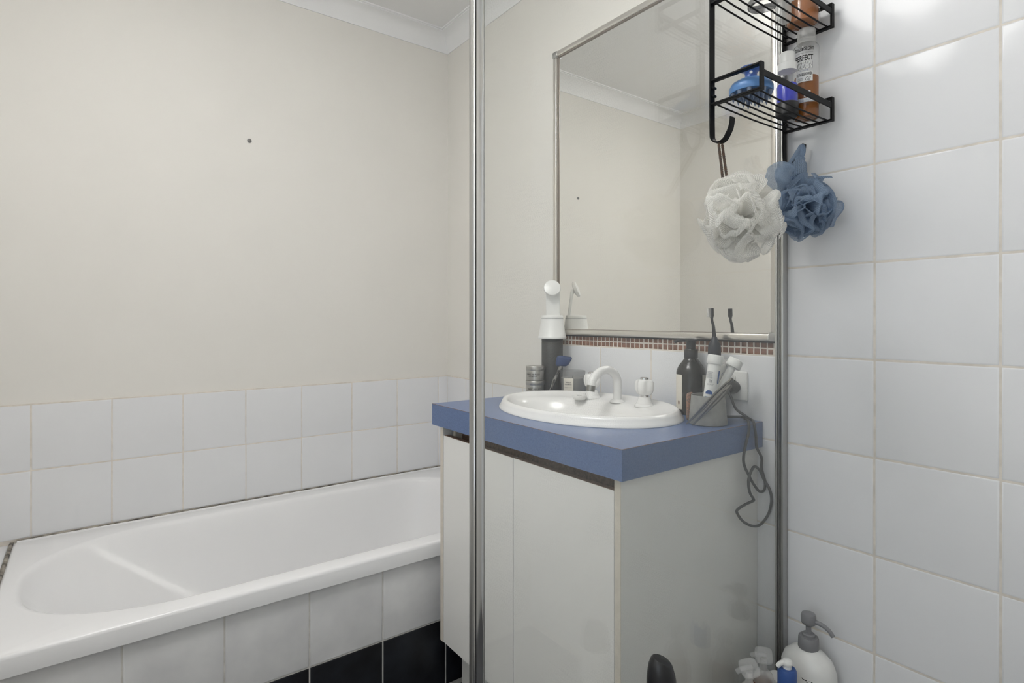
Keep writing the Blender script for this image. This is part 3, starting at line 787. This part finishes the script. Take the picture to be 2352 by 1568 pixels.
# the netting strap that loops up over the hook
pth = smooth_path([cb + Vector((0, .03, .045)), at(1795, 400, 0, -.06), at(1815, 375, 0, -.05), at(1832, 350, 0, -.045), at(1842, 336, 0, -.045), at(1844, 350, 0, -.050), at(1836, 372, 0, -.055), cb + Vector((0, .012, .06))], 5)
V, F = tube(pth, [.0055 if 9 < k < 28 else (.010 if 6 < k < 31 else .015) for k in range(len(pth))], 12)
o = obj('strap', (V, F), M['netblue'], pb)
ul = o.data.uv_layers.new(name='uv')
for l_ in o.data.loops:
    vi = l_.vertex_index; ul.data[l_.index].uv = ((vi % 12) * .004, (vi // 12) * .007)
# loose lobes of netting: one up by the blue pouf's hook, one hanging below the white pouf
def lobe(root, lc, w, h, material, ph_):
    V, F, UV = [], [], []
    for j in range(17):
        for k in range(17):
            u, v = j / 8 - 1, k / 8 - 1
            uu, vv = u * math.sqrt(1 - v * v / 2), v * math.sqrt(1 - u * u / 2)
            r2 = min(1, uu * uu + vv * vv)
            V.append(lc + RT * (uu * w) + Vector((0, 0, vv * h)) + FW * (-.014 * (1 - r2 ** 2) + .005 * math.sin(5 * vv + 3 * uu + ph_)))
            UV.append((uu * w * 1.2, vv * h * 1.2))
    for j in range(16):
        for k in range(16): F.append((j * 17 + k, j * 17 + k + 1, j * 17 + k + 18, j * 17 + k + 17))
    o = obj('netting_lobe', (V, F), material, root)
    ul = o.data.uv_layers.new(name='uv')
    for l_ in o.data.loops: ul.data[l_.index].uv = UV[l_.vertex_index]
lc = at(1795, 408, 1, -1.575); lc.x = min(lc.x, -.05)
lobe(pb, lc, .036, .034, M['netblue'], 0)
lobe(pw, at(1688, 568, 1, -1.612), .024, .026, M['netwhite'], 2)

# ------------------------------------------------------------------ things on the benchtop, behind the basin
# charcoal canister and the white stand on it
DX, DY = -.060, -.784
c = Vector((DX, DY, TZ1))
t = thing('dark_canister', 'tall charcoal cylinder canister standing in the benchtop corner', 'canister', c)
obj('body', lathe([(.034, 0), (.0352, .002), (.0352, .170), (.034, .172)], c, 40), M['canister'], t)
obj('lid', lathe([(.0345, .172), (.0355, .173), (.0355, .178), (.034, .1795), (0, .1795)], c, 40), M['blackplastic'], t)
c = Vector((DX, DY, TZ1 + .1797))
t = thing('tabletop_gadget', 'white gadget with round tilted head on a slanted stem, atop the charcoal canister', 'gadget', c)
obj('base', lathe([(.0455, 0), (.0465, .002), (.0465, .0055), (.0445, .008), (.036, .0655)], c, 44), M['white'], t)
obj('base_groove', lathe([(.0364, .0655), (.0364, .0672), (.034, .0672)], c, 44), M['grey'], t)
obj('top_cap', lathe([(.0360, .0672), (.0355, .074), (.034, .0765), (0, .077)], c, 44), M['white'], t)
# the stem rises from the side nearest the corner and leans over
dirc = Vector((-.75, -.66, 0)).normalized()        # towards the room
s0 = c + Vector((.018, .016, .074)); s1 = c + Vector((.010, .010, .150))
ms = Matrix.Translation(s0) @ Matrix.Rotation(math.atan2(dirc.y, dirc.x) - PI / 2, 4, 'Z') @ Matrix.Rotation(-.13, 4, 'X')
obj('stem', xf(box(-.0235, .0235, -.005, .005, -.022, .092, .004), ms), M['white'], t)
nd = Vector((-.60, -.76, .38)).normalized()
hd = ms @ Vector((0, 0, .092)) + dirc * .012
obj('head', xf(lathe([(0, -.006), (.022, -.006), (.0275, -.003), (.0285, .001), (.0265, .006), (.014, .0085), (0, .009)], n=40), Matrix.Translation(hd) @ nd.to_track_quat('Z', 'Y').to_matrix().to_4x4()), M['white'], t)
obj('neck', tube([ms @ Vector((0, 0, .082)), hd], .008, 14), M['white'], t)
ph = facing(c)
def on_cone(g, z, m, nm): obj(nm, ([Vector((c.x + (.0446 - (p.y + z) * .145 + .0004 + .0003) * math.cos(ph + p.x / .042), c.y + (.0446 - (p.y + z) * .145 + .0007) * math.sin(ph + p.x / .042), c.z + z + p.y)) for p in g[0]], g[1]), m, t)
on_cone(patch(.007, .0018), .057, M['greyink'], 'logo')
on_cone(join(tube([(.004 * math.cos(a), .004 * math.sin(a), 0) for a in [2 * PI * k / 16 for k in range(16)]], .0003, 4, True)), .046, M['greyink'], 'power_ring')

# two hair product tins, stacked
c = Vector((-.128, -.778, TZ1))
for k in range(2):
    z0 = TZ1 + k * .0466
    cc = Vector((c.x + .001 * k, c.y, z0))
    t = thing('hair_paste_tin', ('silver screw-top tin standing on the benchtop under another tin', 'silver screw-top tin stacked on top of another tin')[k], 'tin', cc, 'stacked hair product tins')
    bd = obj('body', lathe([(.0275, 0), (.0290, .001), (.0290, .032), (.0285, .033)], cc, 40), M['tin'], t)
    obj('lid', lathe([(.0295, .0325), (.0302, .0335), (.0302, .0445), (.0293, .0460), (.0275, .0464), (0, .0462)], cc, 40), M['tin'], t)
    ph = facing(cc) + (-.30, -.25)[1 - k] * (1 if k else .3)
    for s, w, h, z, m in (('MODERN HAIR CARE', .030, .0018, .0265, M['greyink']), ('HANZ DE FUKO', .047, .0056, .0205, M['ink']), ('CLAYMATION', .030, .0034, .0142, M['ink']), ('2 OZ 56 G', .018, .0014, .0095, M['greyink'])):
        obj('lettering', wrap(fit(text_geo(s, .01, .0002), w, h), cc, .0294, ph, z0 + z), m, bd, smooth=False)

# scented candle in a glass
c = Vector((-.052, -.874, TZ1))
t = thing('candle_glass', 'scented candle in grey glass tumbler with cream label behind the basin', 'candle', c)
bd = obj('glass', lathe([(.034, 0), (.036, .002), (.0405, .080), (.0395, .0805), (.0355, .006), (0, .005)], c, 40), M['glassjar'], t)
obj('wax', lathe([(.0345, .006), (.0378, .058), (0, .056)], c, 36), M['wax'], t)
obj('wick', tube([c + Vector((0, 0, .055)), c + Vector((.001, 0, .066))], .001, 6), M['ink'], t)
ph = facing(c) - .38
obj('label', wrap(patch(.034, .040), c, .0392, ph, c.z + .040), M['paper'], bd)
for s, w, h, z in (('VANILLA', .018, .0038, .046), ('& JASMINE', .023, .0038, .039), ('SCENTED CANDLE', .023, .0018, .030)):
    obj('lettering', wrap(fit(text_geo(s, .01, .0001), w, h), c, .0396, ph, c.z + z), M['ink'], bd, smooth=False)

# razor leaning against the canister
p0 = Vector((-.132, -.852, TZ1 + .004)); p1 = at(1290, 838, 0, -.100)
t = thing('razor', 'razor with chrome and black handle and navy head leaning on the canister', 'razor', p0)
pts = smooth_path([p0, p0.lerp(p1, .35) + Vector((0, .004, 0)), p0.lerp(p1, .7) + Vector((0, .003, .001)), p1], 6)
obj('handle', tube(pts, [.0048 + .0012 * math.sin(k * .9) for k in range(len(pts))], 12), M['steel'], t)
obj('grip', tube([p + Vector((-.0022, -.0022, .0008 * math.sin(k * 1.4))) for k, p in enumerate(pts[2:17])], [.0022 + .0014 * math.sin(k * 1.25) for k in range(15)], 10), M['blackplastic'], t)
dd = (p1 - p0).normalized()
hd = p1 + dd * .010
rm = Matrix.Translation(hd) @ Matrix.Rotation(facing(hd) + PI / 2, 4, 'Z') @ Matrix.Rotation(.36, 4, 'Y')
gb = box(-.023, .023, -.009, .009, -.014, .020, .007, 3)
gb = ([Vector((p.x * (1 - .25 * max(0, -p.z) / .011), p.y, p.z + .25 * p.x)) for p in gb[0]], gb[1])
obj('head_cover', xf(gb, rm), M['razorblue'], t)

# ------------------------------------------------------------------ right end of the benchtop
# brown pump bottle
c = Vector((-.0415, at(1587, 900, 0, -.0415).y, TZ1))
t = thing('soap_pump_bottle', 'dark brown pump bottle with cream label strip beside the concrete cup', 'pump bottle', c)
bd = obj('body', lathe([(.034, 0), (.0360, .002), (.0365, .008), (.0365, .106), (.0355, .113), (.030, .124), (.020, .137), (.0155, .143), (.0150, .147)], c, 40), M['bottle'], t)
obj('collar', lathe([(.0165, .143), (.0172, .144), (.0172, .164), (.0160, .166), (.009, .1665)], c, 32), M['blackplastic'], t)
obj('stem', lathe([(.0125, .165), (.0115, .172), (.0125, .182), (.0140, .186)], c, 24), M['blackplastic'], t)
ndir = Vector((-RT.x, -RT.y, 0))
hz = c + Vector((0, 0, .1885))
obj('pump_head', join(lathe([(.013, -.004), (.016, -.001), (.016, .003), (.013, .005), (0, .0055)], hz, 28),
    tube(smooth_path([hz, hz + ndir * .022 + Vector((0, 0, .0005)), hz + ndir * .038 + Vector((0, 0, -.002)), hz + ndir * .0425 + Vector((0, 0, -.006))], 5), .0042, 12)), M['blackplastic'], t)
ph = facing(c)
obj('label', wrap(patch(.030, .088), c, .0369, ph - 1.05, c.z + .058), M['paper'], bd)
obj('label', wrap(patch(.030, .088), c, .0369, ph + 1.25, c.z + .058), M['paper'], bd)
obj('label_dot', wrap(([Vector((.0035 * math.cos(a), .0055 * math.sin(a), 0)) for a in [2 * PI * k / 18 for k in range(18)]], [tuple(range(18))]), c, .0372, ph - .92, c.z + .031), M['chip'], bd)

# concrete cup
c = Vector((-.130, at(1626, 940, 0, -.130).y, TZ1))
CUP = c
t = thing('concrete_cup', 'grey concrete tumbler holding toothpaste tubes at the benchtop edge', 'cup', c)
obj('cup_wall', lathe([(.038, 0), (.0425, .0015), (.0430, .004), (.0372, .0665), (.0366, .0675), (.0350, .0665), (.0400, .006), (0, .005)], c, 44), M['concrete'], t)

# toothpaste tubes in the cup
DC = (CUP - CAM).dot(FW)
def atd(u, v, dep_): return CAM + (FW + RT * ((u - 1176) / FPX) + Vector((0, 0, (CY - v) / FPX))) * dep_
def paste_tube(label, base, top, r, cat_, seam_dir, prints, capmat, capl, flat=.0035, groupname='toothpaste tubes in the concrete cup', capr=None):
    base, top = Vector(base), Vector(top)
    t = thing('toothpaste_tube', label, cat_, base, groupname)
    d = (top - base); L = d.length; d.normalize()
    s = Vector(seam_dir); s = (s - d * s.dot(d)).normalized(); q = d.cross(s)
    V, F = [], []; n = 28; rows = 12
    Lb = L - capl
    for i in range(rows + 1):
        f = i / rows; e = min(1, f * 1.15) ** .75
        for k in range(n):
            a = 2 * PI * k / n
            rs = (r * 1.12) * (1 - e) + r * e; rq = flat * (1 - e) + r * e
            V.append(base + d * (Lb * f) + s * (rs * math.cos(a)) + q * (rq * math.sin(a)))
    for i in range(rows):
        for k in range(n): F.append((i * n + k, i * n + (k + 1) % n, (i + 1) * n + (k + 1) % n, (i + 1) * n + k))
    F += [tuple(range(n))[::-1], tuple(rows * n + k for k in range(n))]
    body = obj('tube_body', (V, F), M['white'], t)
    cr = capr or r * 1.12
    rotm = Matrix.Translation(base + d * Lb) @ d.to_track_quat('Z', 'Y').to_matrix().to_4x4()
    obj('cap', xf(lathe([(cr * .93, -.001), (cr, .001), (cr * .98, capl * .45), (cr * .96, capl - .0015), (cr * .88, capl), (0, capl)], n=32), rotm), capmat, t)
    def put(g, along, side, m, name='print'):
        # prints lie on the face turned to the room
        vd = (CAM - base); vd = (vd - d * vd.dot(d)).normalized(); sd = d.cross(vd)
        out = []
        for p in g[0]:
            yy, xx = p.y + along, p.x + side
            e = min(1, max(0, yy / Lb) * 1.15) ** .75
            R0 = r
            a = xx / R0
            out.append(base + d * yy + vd * (R0 * math.cos(a) + .0006) + sd * (R0 * math.sin(a)))
        obj(name, (out, g[1]), m, body, smooth=False)
    prints(put, Lb)
    return t
def prints1(put, L):
    for k in range(8): put(patch(.016 - .002 * (k % 3), .0007, 8, 1), L - .020 - k * .0021, -.008, M['greyink'])
    put(fit(text_geo('3X', .01, .0003), .007, .007), L - .041, -.003, M['greyink'])
    put(fit(text_geo('CAVITY', .01), .015, .004), L - .049, -.003, M['greyink'])
    put(([Vector((.0085 * math.cos(a), .009 * math.sin(a), 0)) for a in [PI * k / 12 for k in range(13)]], [tuple(range(13))]), L - .071, -.004, M['blueink'])
    put(patch(.018, .012, 8, 2), L - .083, -.004, M['blueink'])
    put(fit(text_geo('8-U', .01, .0005), .013, .006), L - .0825, -.004, M['whiteink'])
    put(patch(.006, .03, 4, 3), L - .030, .016, M['blueink'])
paste_tube('large white toothpaste tube with blue dome print in the concrete cup', CUP + RT * -.008 - FW * .015 + Vector((0, 0, .011)), atd(1644, 815, DC - .009), .0145, 'tube', RT, prints1, M['white'], .020, capr=.0178)
def prints2(put, L):
    put(([Vector((-.010, .012, 0)), Vector((.010, .014, 0)), Vector((.004, -.012, 0))], [(0, 1, 2)]), L - .014, 0, M['blueink'])
    put(patch(.004, .0016, 3, 1), L - .034, .0, M['ink'])
    put(patch(.003, .034, 3, 4), L - .04, -.010, M['blueink'])
paste_tube('small white tube with dark blue triangle print standing between bigger tubes', CUP + RT * -.006 + FW * .0172 + Vector((0, 0, .011)), atd(1667, 826, DC + .0215), .0085, 'tube', RT, prints2, M['frost'], .013, capr=.0052)
def prints3(put, L): pass
paste_tube('plain white squeezed tube with broad cap leaning in the concrete cup', CUP + RT * -.012 + FW * .0015 + Vector((0, 0, .011)), atd(1692, 826, DC + .002), .0084, 'tube', RT, prints3, M['white'], .019, capr=.0178)

# steel nail tools leaning across the cup
for k, (a, b_, lab) in enumerate((((1577, 973), (1681, 871), 'steel tweezers leaning across the cup with the higher tip'), ((1590, 976), (1678, 886), 'steel tweezers leaning across the cup just below the other pair'))):
    p0 = at(a[0], a[1], 2, TZ1 + .0022)
    dvec = FW + RT * ((b_[0] - 1176) / FPX) + Vector((0, 0, (CY - b_[1]) / FPX))
    dep = (CUP - CAM).dot(FW)
    for _ in range(80):                    # lean it just clear of the cup's side and rim
        p1 = CAM + dvec * dep; ok_ = True
        for j_ in range(41):
            w_ = p0.lerp(p1, j_ / 40); hz_ = w_.z - TZ1
            if hz_ < .072 and (Vector((w_.x, w_.y)) - Vector((CUP.x, CUP.y))).length < .0432 - .0865 * max(0, hz_) + .0070: ok_ = False
        if ok_: break
        dep -= .003
    if k: p1 = CAM + dvec * (dep - .022)
    t = thing('tweezers', lab, 'tweezers', p0, 'tweezers leaning on the cup')
    ax = (p1 - p0).normalized(); sd = ax.cross((CAM - p0).normalized()).normalized()
    for s_ in (-1, 1):
        pts = [p0 + sd * (.0006 * s_), p0.lerp(p1, .25) + sd * (.0016 * s_), p0.lerp(p1, .55) + sd * (.0030 * s_), p0.lerp(p1, .8) + sd * (.0030 * s_), p1 + sd * (.0010 * s_)]
        sp_ = smooth_path(pts, 4)
        obj('arm', tube(sp_, [.0010 + .0018 * min(1, k_ / 9) for k_ in range(len(sp_))], 8, ry=.0013, up=tuple((CAM - p0).normalized().cross(ax))), M['steel'], t)
    obj('end_joint', tube([p1 - ax * .012, p1 + ax * .002], .0030, 8), M['steel'], t)

# pumice stone behind the cup
c = Vector((-.1215, -1.3618, TZ1 + .0003))
gp = box(-.0165, .0165, -.0060, .0060, 0, .066, .006, 3)
t = tag(obj('pumice_stone', xf(gp, Matrix.Translation(c) @ Matrix.Rotation(.36, 4, 'Z')), M['pumice']), 'rough terracotta pumice stone standing between the basin and the concrete cup', 'pumice stone')

# electric toothbrush on its charger, against the wall
c = Vector((-.047, at(1641, 850, 0, -.047).y, TZ1))
t = thing('brush_charger', 'small black round toothbrush charger behind the concrete cup', 'charger', c)
obj('base', lathe([(.026, 0), (.0272, .002), (.0272, .022), (.025, .026), (.012, .0275), (0, .0275)], c, 32), M['blackplastic'], t)
CH = c
c = c + Vector((0, 0, .0278))
t = thing('electric_toothbrush', 'black electric toothbrush with white bristles standing behind the tubes', 'toothbrush', c)
obj('handle', lathe([(.0135, 0), (.0150, .002), (.0158, .06), (.0155, .140), (.0145, .152), (.0095, .162), (.0058, .172)], c, 28), mat('dark_blue_black_plastic', (.020, .024, .034, 1), .4), t)
tp = at(1634, 708, 0, c.x); topz = tp.z - c.z
lean = Vector((0, tp.y - c.y, 0))
nb = smooth_path([c + Vector((0, 0, .165)), c + lean * .4 + Vector((0, 0, .20)), c + lean * .8 + Vector((0, 0, topz - .03)), c + lean + Vector((0, 0, topz))], 5)
obj('brush_neck', tube(nb, [.0052 - .0018 * min(1, k / 6) + (.0022 if k > len(nb) - 5 else 0) for k in range(len(nb))], 14), M['blackplastic'], t)
bdv = Vector((-RT.x, -RT.y, 0)); hb = c + lean + Vector((0, 0, topz - .011))
br_ = obj('bristle_block', xf(box(-.0045, .0045, 0, .010, -.011, .011, .001), Matrix.Translation(hb) @ Matrix.Rotation(math.atan2(bdv.y, bdv.x) - PI / 2, 4, 'Z')), M['frost'], t)

# power outlet with plug, and the charger's cable
ol = thing('power_outlet', 'white double power outlet on the splashback behind the cup', 'power outlet', (0, -1.39, .952))
ob = obj('plate', box(-.0085, -.0002, -1.442, -1.330, .9170, .9880, .0035, 3), M['white'], ol)
for y in (-1.405, -1.366):
    obj('switch', xf(lathe([(.0085, 0), (.0085, .003), (.007, .0045), (0, .005)], n=24), Matrix.Translation((-.0084, y, .972)) @ Matrix.Rotation(-PI / 2, 4, 'Y')), M['white'], ol)
for y in (-1.408, -1.362):
    obj('socket_slot', join(box(-.0090, -.0080, y - .006, y - .004, .942, .948), box(-.0090, -.0080, y + .004, y + .006, .942, .948), box(-.0090, -.0080, y - .001, y + .001, .932, .938)), M['blackplastic'], ol, smooth=False)
cc = Vector((-.0086, -1.404, .949))
pg = thing('charging_cable', 'dark cable with black plug looping down from the outlet over the benchtop end', 'cable', cc)
obj('plug', join(xf(lathe([(.0165, 0), (.0175, .002), (.0165, .020), (.013, .026), (0, .027)], n=28, sy=1.32, sx=.98), Matrix.Translation(cc) @ Matrix.Rotation(-PI / 2, 4, 'Y'))), M['blackplastic'], pg)
def Pz(u, v, y):
    p_ = at(u, v, 1, y)
    return p_ if p_.x < -.005 else at(u, v, 0, -.005)
YE = TY0 - .0068
path = [cc + Vector((-.024, 0, -.004)), cc + Vector((-.028, -.012, -.018)), at(1690, 938, 0, -.045), at(1712, 955, 0, -.048), at(1722, 962, 2, TZ1 + .0052), Vector((at(1730, 969, 1, TY0 - .0025).x, TY0 - .0025, TZ1 + .0060)), Pz(1733, 980, YE), Pz(1736, 1000, YE), Pz(1738, 1027, YE), Pz(1749, 1050, YE), Pz(1749, 1075, YE), Pz(1757, 1105, YE),
        Pz(1755, 1125, YE), Pz(1744, 1128, YE), Pz(1730, 1110, YE), Pz(1722, 1095, YE), Pz(1710, 1070, YE), Pz(1708, 1048, YE), Pz(1714, 1015, YE), Pz(1720, 990, YE), Vector((at(1719, 972, 1, TY0 - .0025).x, TY0 - .0025, TZ1 + .0060)), at(1711, 961, 2, TZ1 + .0052), at(1700, 957, 0, -.054), CH + Vector((-.010, -.030, .008)), CH + Vector((0, -.022, .008))]
path2 = [Pz(1757, 1105, YE), Pz(1768, 1125, YE), Pz(1772, 1150, YE), Pz(1765, 1180, YE), Pz(1748, 1203, YE), Pz(1730, 1208, YE), Pz(1708, 1198, YE), Pz(1694, 1180, YE), Pz(1694, 1170, YE), Pz(1712, 1158, YE), Pz(1729, 1150, YE), Pz(1731, 1146, YE), Pz(1722, 1130, YE - .004), Pz(1719, 1105, YE - .006), Pz(1724, 1085, YE - .006), Pz(1733, 1071, YE - .004), Pz(1745, 1080, YE - .002), Pz(1754, 1100, YE)]
obj('cable', tube(smooth_path(path, 5), .0031, 10), M['cord'], pg)
obj('cable_loop', tube(smooth_path(path2, 5), .0031, 10), M['cord'], pg)

# ------------------------------------------------------------------ bottles at the foot of the screen, on a low bench
BT = .250
bn = thing('shower_bench', 'low white plastic bench inside the shower screen', 'bench', (-.31, -1.635, .0105))
for k in range(3):
    y0 = -1.712 + k * .056
    obj('slat', box(-.64, -.012, y0, y0 + .050, BT - .018, BT, .004), M['benchwhite'], bn)
for x in (-.60, -.05):
    obj('cross_rail', box(x - .012, x + .012, -1.71, -1.548, BT - .036, BT - .0181, .003), M['benchwhite'], bn)
    for y in (-1.695, -1.565): obj('leg', box(x - .011, x + .011, y - .011, y + .011, .0105, BT - .036, .003), M['benchwhite'], bn)

# large white lotion bottle
c = Vector((-.052, -1.610, BT))
t = thing('lotion_bottle', 'large white lotion bottle with grey pump against the shower tiles', 'pump bottle', c)
bd = obj('body', lathe([(.044, 0), (.050, .004), (.051, .02), (.049, .06), (.052, .10), (.0515, .125), (.045, .145), (.032, .158), (.021, .1645), (.0185, .166)], c, 44, .80, 1.08), M['white'], t)
obj('collar', lathe([(.0195, .1640), (.0205, .166), (.0198, .186), (.0185, .189), (.0125, .1895), (.0125, .194), (.0110, .1955), (.006, .1957)], c, 32), M['grey'], t)
obj('stem', lathe([(.0055, .194), (.0055, .216)], c, 18), M['grey'], t)
hz = c + Vector((0, 0, .216))
dn = Vector((.10, -.99, 0)).normalized()
obj('pump_head', join(lathe([(.009, -.003), (.0140, .001), (.0150, .006), (.0150, .016), (.0130, .021), (.006, .0235), (0, .0238)], hz, 28),
    tube(smooth_path([hz + dn * .008 + Vector((0, 0, .008)), hz + dn * .026 + Vector((0, 0, .0065)), hz + dn * .040 + Vector((0, 0, .000)), hz + dn * .048 + Vector((0, 0, -.010))], 5), .0045, 12)), M['grey'], t)
ph = facing(c)
g = fit(text_geo("Johnson's", .02, .0002, .45), .075, .018)
obj('lettering', wrap(g, c, .0520, ph + .10, c.z + .088, -1.15, .80, 1.08), M['ink'], bd, smooth=False)

# blue pump bottle
c = at(1808, 1560, 1, -1.628); c = Vector((c.x, c.y, BT))
t = thing('blue_pump_bottle', 'small pump bottle with blue collar and white nozzle before the lotion bottle', 'pump bottle', c)
obj('body', lathe([(.019, 0), (.0205, .003), (.0205, .128), (.0185, .133)], c, 32), M['white'], t)
zb = .132
obj('collar', lathe([(.0172, zb), (.0178, zb + .002), (.0178, zb + .038), (.0155, zb + .043), (.010, zb + .0435)], c, 32), M['bluepump'], t)
obj('stem', lathe([(.0085, zb + .041), (.0085, zb + .050)], c, 20), M['white'], t)
hz = c + Vector((0, 0, zb + .052))
nd2 = (-RT).normalized()
obj('nozzle', join(lathe([(.009, -.003), (.0105, .000), (.0105, .004), (.008, .007), (0, .008)], hz, 24),
    tube(smooth_path([hz + Vector((0, 0, .002)), hz + nd2 * .012 + Vector((0, 0, .001)), hz + nd2 * .020 + Vector((0, 0, -.006))], 4), [.0065, .006, .0055, .0052, .005, .0048, .0045, .0042, .004], 12)), M['white'], t)

# two amber bottles with clear pump heads
for (u, v), yy, rz, lab in (((1754, 1505), -1.575, .1, 'amber bottle with clear square pump head nearest the screen channel'), ((1721, 1534), -1.612, .4, 'amber bottle with clear square pump head and turned spout, before its twin')):
    hp = at(u, v, 1, yy); c = Vector((hp.x, hp.y, BT)); hh = hp.z - BT
    t = thing('amber_pump_bottle', lab, 'pump bottle', c, 'amber pump bottles by the screen')
    obj('body', lathe([(.026, 0), (.0275, .003), (.0275, hh - .075), (.024, hh - .062), (.016, hh - .052), (.0135, hh - .049)], c, 32), M['amberglass'], t)
    obj('collar', lathe([(.0190, hh - .054), (.0198, hh - .052), (.0195, hh - .044), (.0172, hh - .037), (.012, hh - .031), (.0075, hh - .027), (.006, hh - .016), (.006, hh - .006)], c, 28), M['frost'], t)
    hc = hp
    tc_ = (CAM - hc); tc_.z = 0; tc_.normalize()
    mt = Matrix.Translation(hc) @ (tc_ * .62 + Vector((0, 0, .78))).to_track_quat('Z', 'Y').to_matrix().to_4x4() @ Matrix.Rotation(rz, 4, 'Z')
    sq = [((abs(math.cos(a_)) ** .5) * math.copysign(1, math.cos(a_)), (abs(math.sin(a_)) ** .5) * math.copysign(1, math.sin(a_))) for a_ in [2 * PI * (k_ + .5) / 40 for k_ in range(40)]]
    gq = loops_mesh([[(x_ * r_, y_ * r_, z_) for x_, y_ in sq] for r_, z_ in ((.0001, -.003), (.0155, -.003), (.0170, -.0015), (.0170, .0015), (.0155, .003), (.0001, .003))])
    obj('pump_head', xf(gq, mt), M['frostclear'], t)
    obj('spout', xf(tube([(.006, 0, .001), (-.004, 0, .002), (-.017, 0, .001), (-.023, 0, -.004)], .0050, 12), mt), M['frostclear'], t)

# white jar between the bottles
c = at(1788, 1552, 1, -1.566); zt = min(.40, c.z); c = Vector((c.x, c.y, BT))
t = thing('white_jar', 'white screw-lid jar tucked between the amber and blue pump bottles', 'jar', c)
obj('body', lathe([(.021, 0), (.023, .003), (.023, zt - BT - .022), (.021, zt - BT - .018)], c, 28), M['white'], t)
obj('lid', lathe([(.0235, zt - BT - .018), (.024, zt - BT - .016), (.0235, zt - BT - .003), (.021, zt - BT), (0, zt - BT)], c, 28), M['white'], t)

# bottle with a slanted black cap
c = at(1520, 1510, 1, -1.605); zt = c.z; c = Vector((c.x, c.y, BT)); hh = zt - BT
t = thing('black_cap_bottle', 'slim white bottle with slanted tapering black cap by the glass', 'bottle', c)
obj('body', lathe([(.025, 0), (.0275, .003), (.0275, hh - .085), (.0268, hh - .060), (.0252, hh - .050)], c, 32), M['white'], t)
gcap = lathe([(.0225, -.072), (.0250, -.070), (.0245, -.038), (.0215, -.016), (.0170, -.003), (.0140, 0), (0, .0005)], (0, 0, 0), 32)
gcap = ([Vector((p.x, p.y, p.z - (.35 * (p.x * RT.x + p.y * RT.y) if p.z > -.05 else 0))) for p in gcap[0]], gcap[1])
obj('cap', move(gcap, (c.x, c.y, zt - .003)), M['blackplastic'], t)

# ------------------------------------------------------------------ shower head on the wall behind, mirrored faintly in the screen
sx, sy, sz = -.250, -2.28, 1.836
t = thing('shower_rose', 'white shower rose with chrome arm, seen only mirrored in the glass', 'shower rose', (sx, sy, sz))
obj('rose', lathe([(0, 0), (.058, 0), (.064, .004), (.062, .010), (.030, .018), (.018, .020)], (sx, sy, sz), 36), M['white'], t)
obj('joint', lathe([(.019, .020), (.019, .046), (.014, .050), (.010, .052)], (sx, sy, sz), 28), M['white'], t)
obj('arm', tube(smooth_path([(sx, sy, sz + .05), (sx, sy - .02, sz + .085), (sx, sy - .07, sz + .11), (sx, YD + .002, sz + .11)], 6), .010, 14), M['chrome'], t)
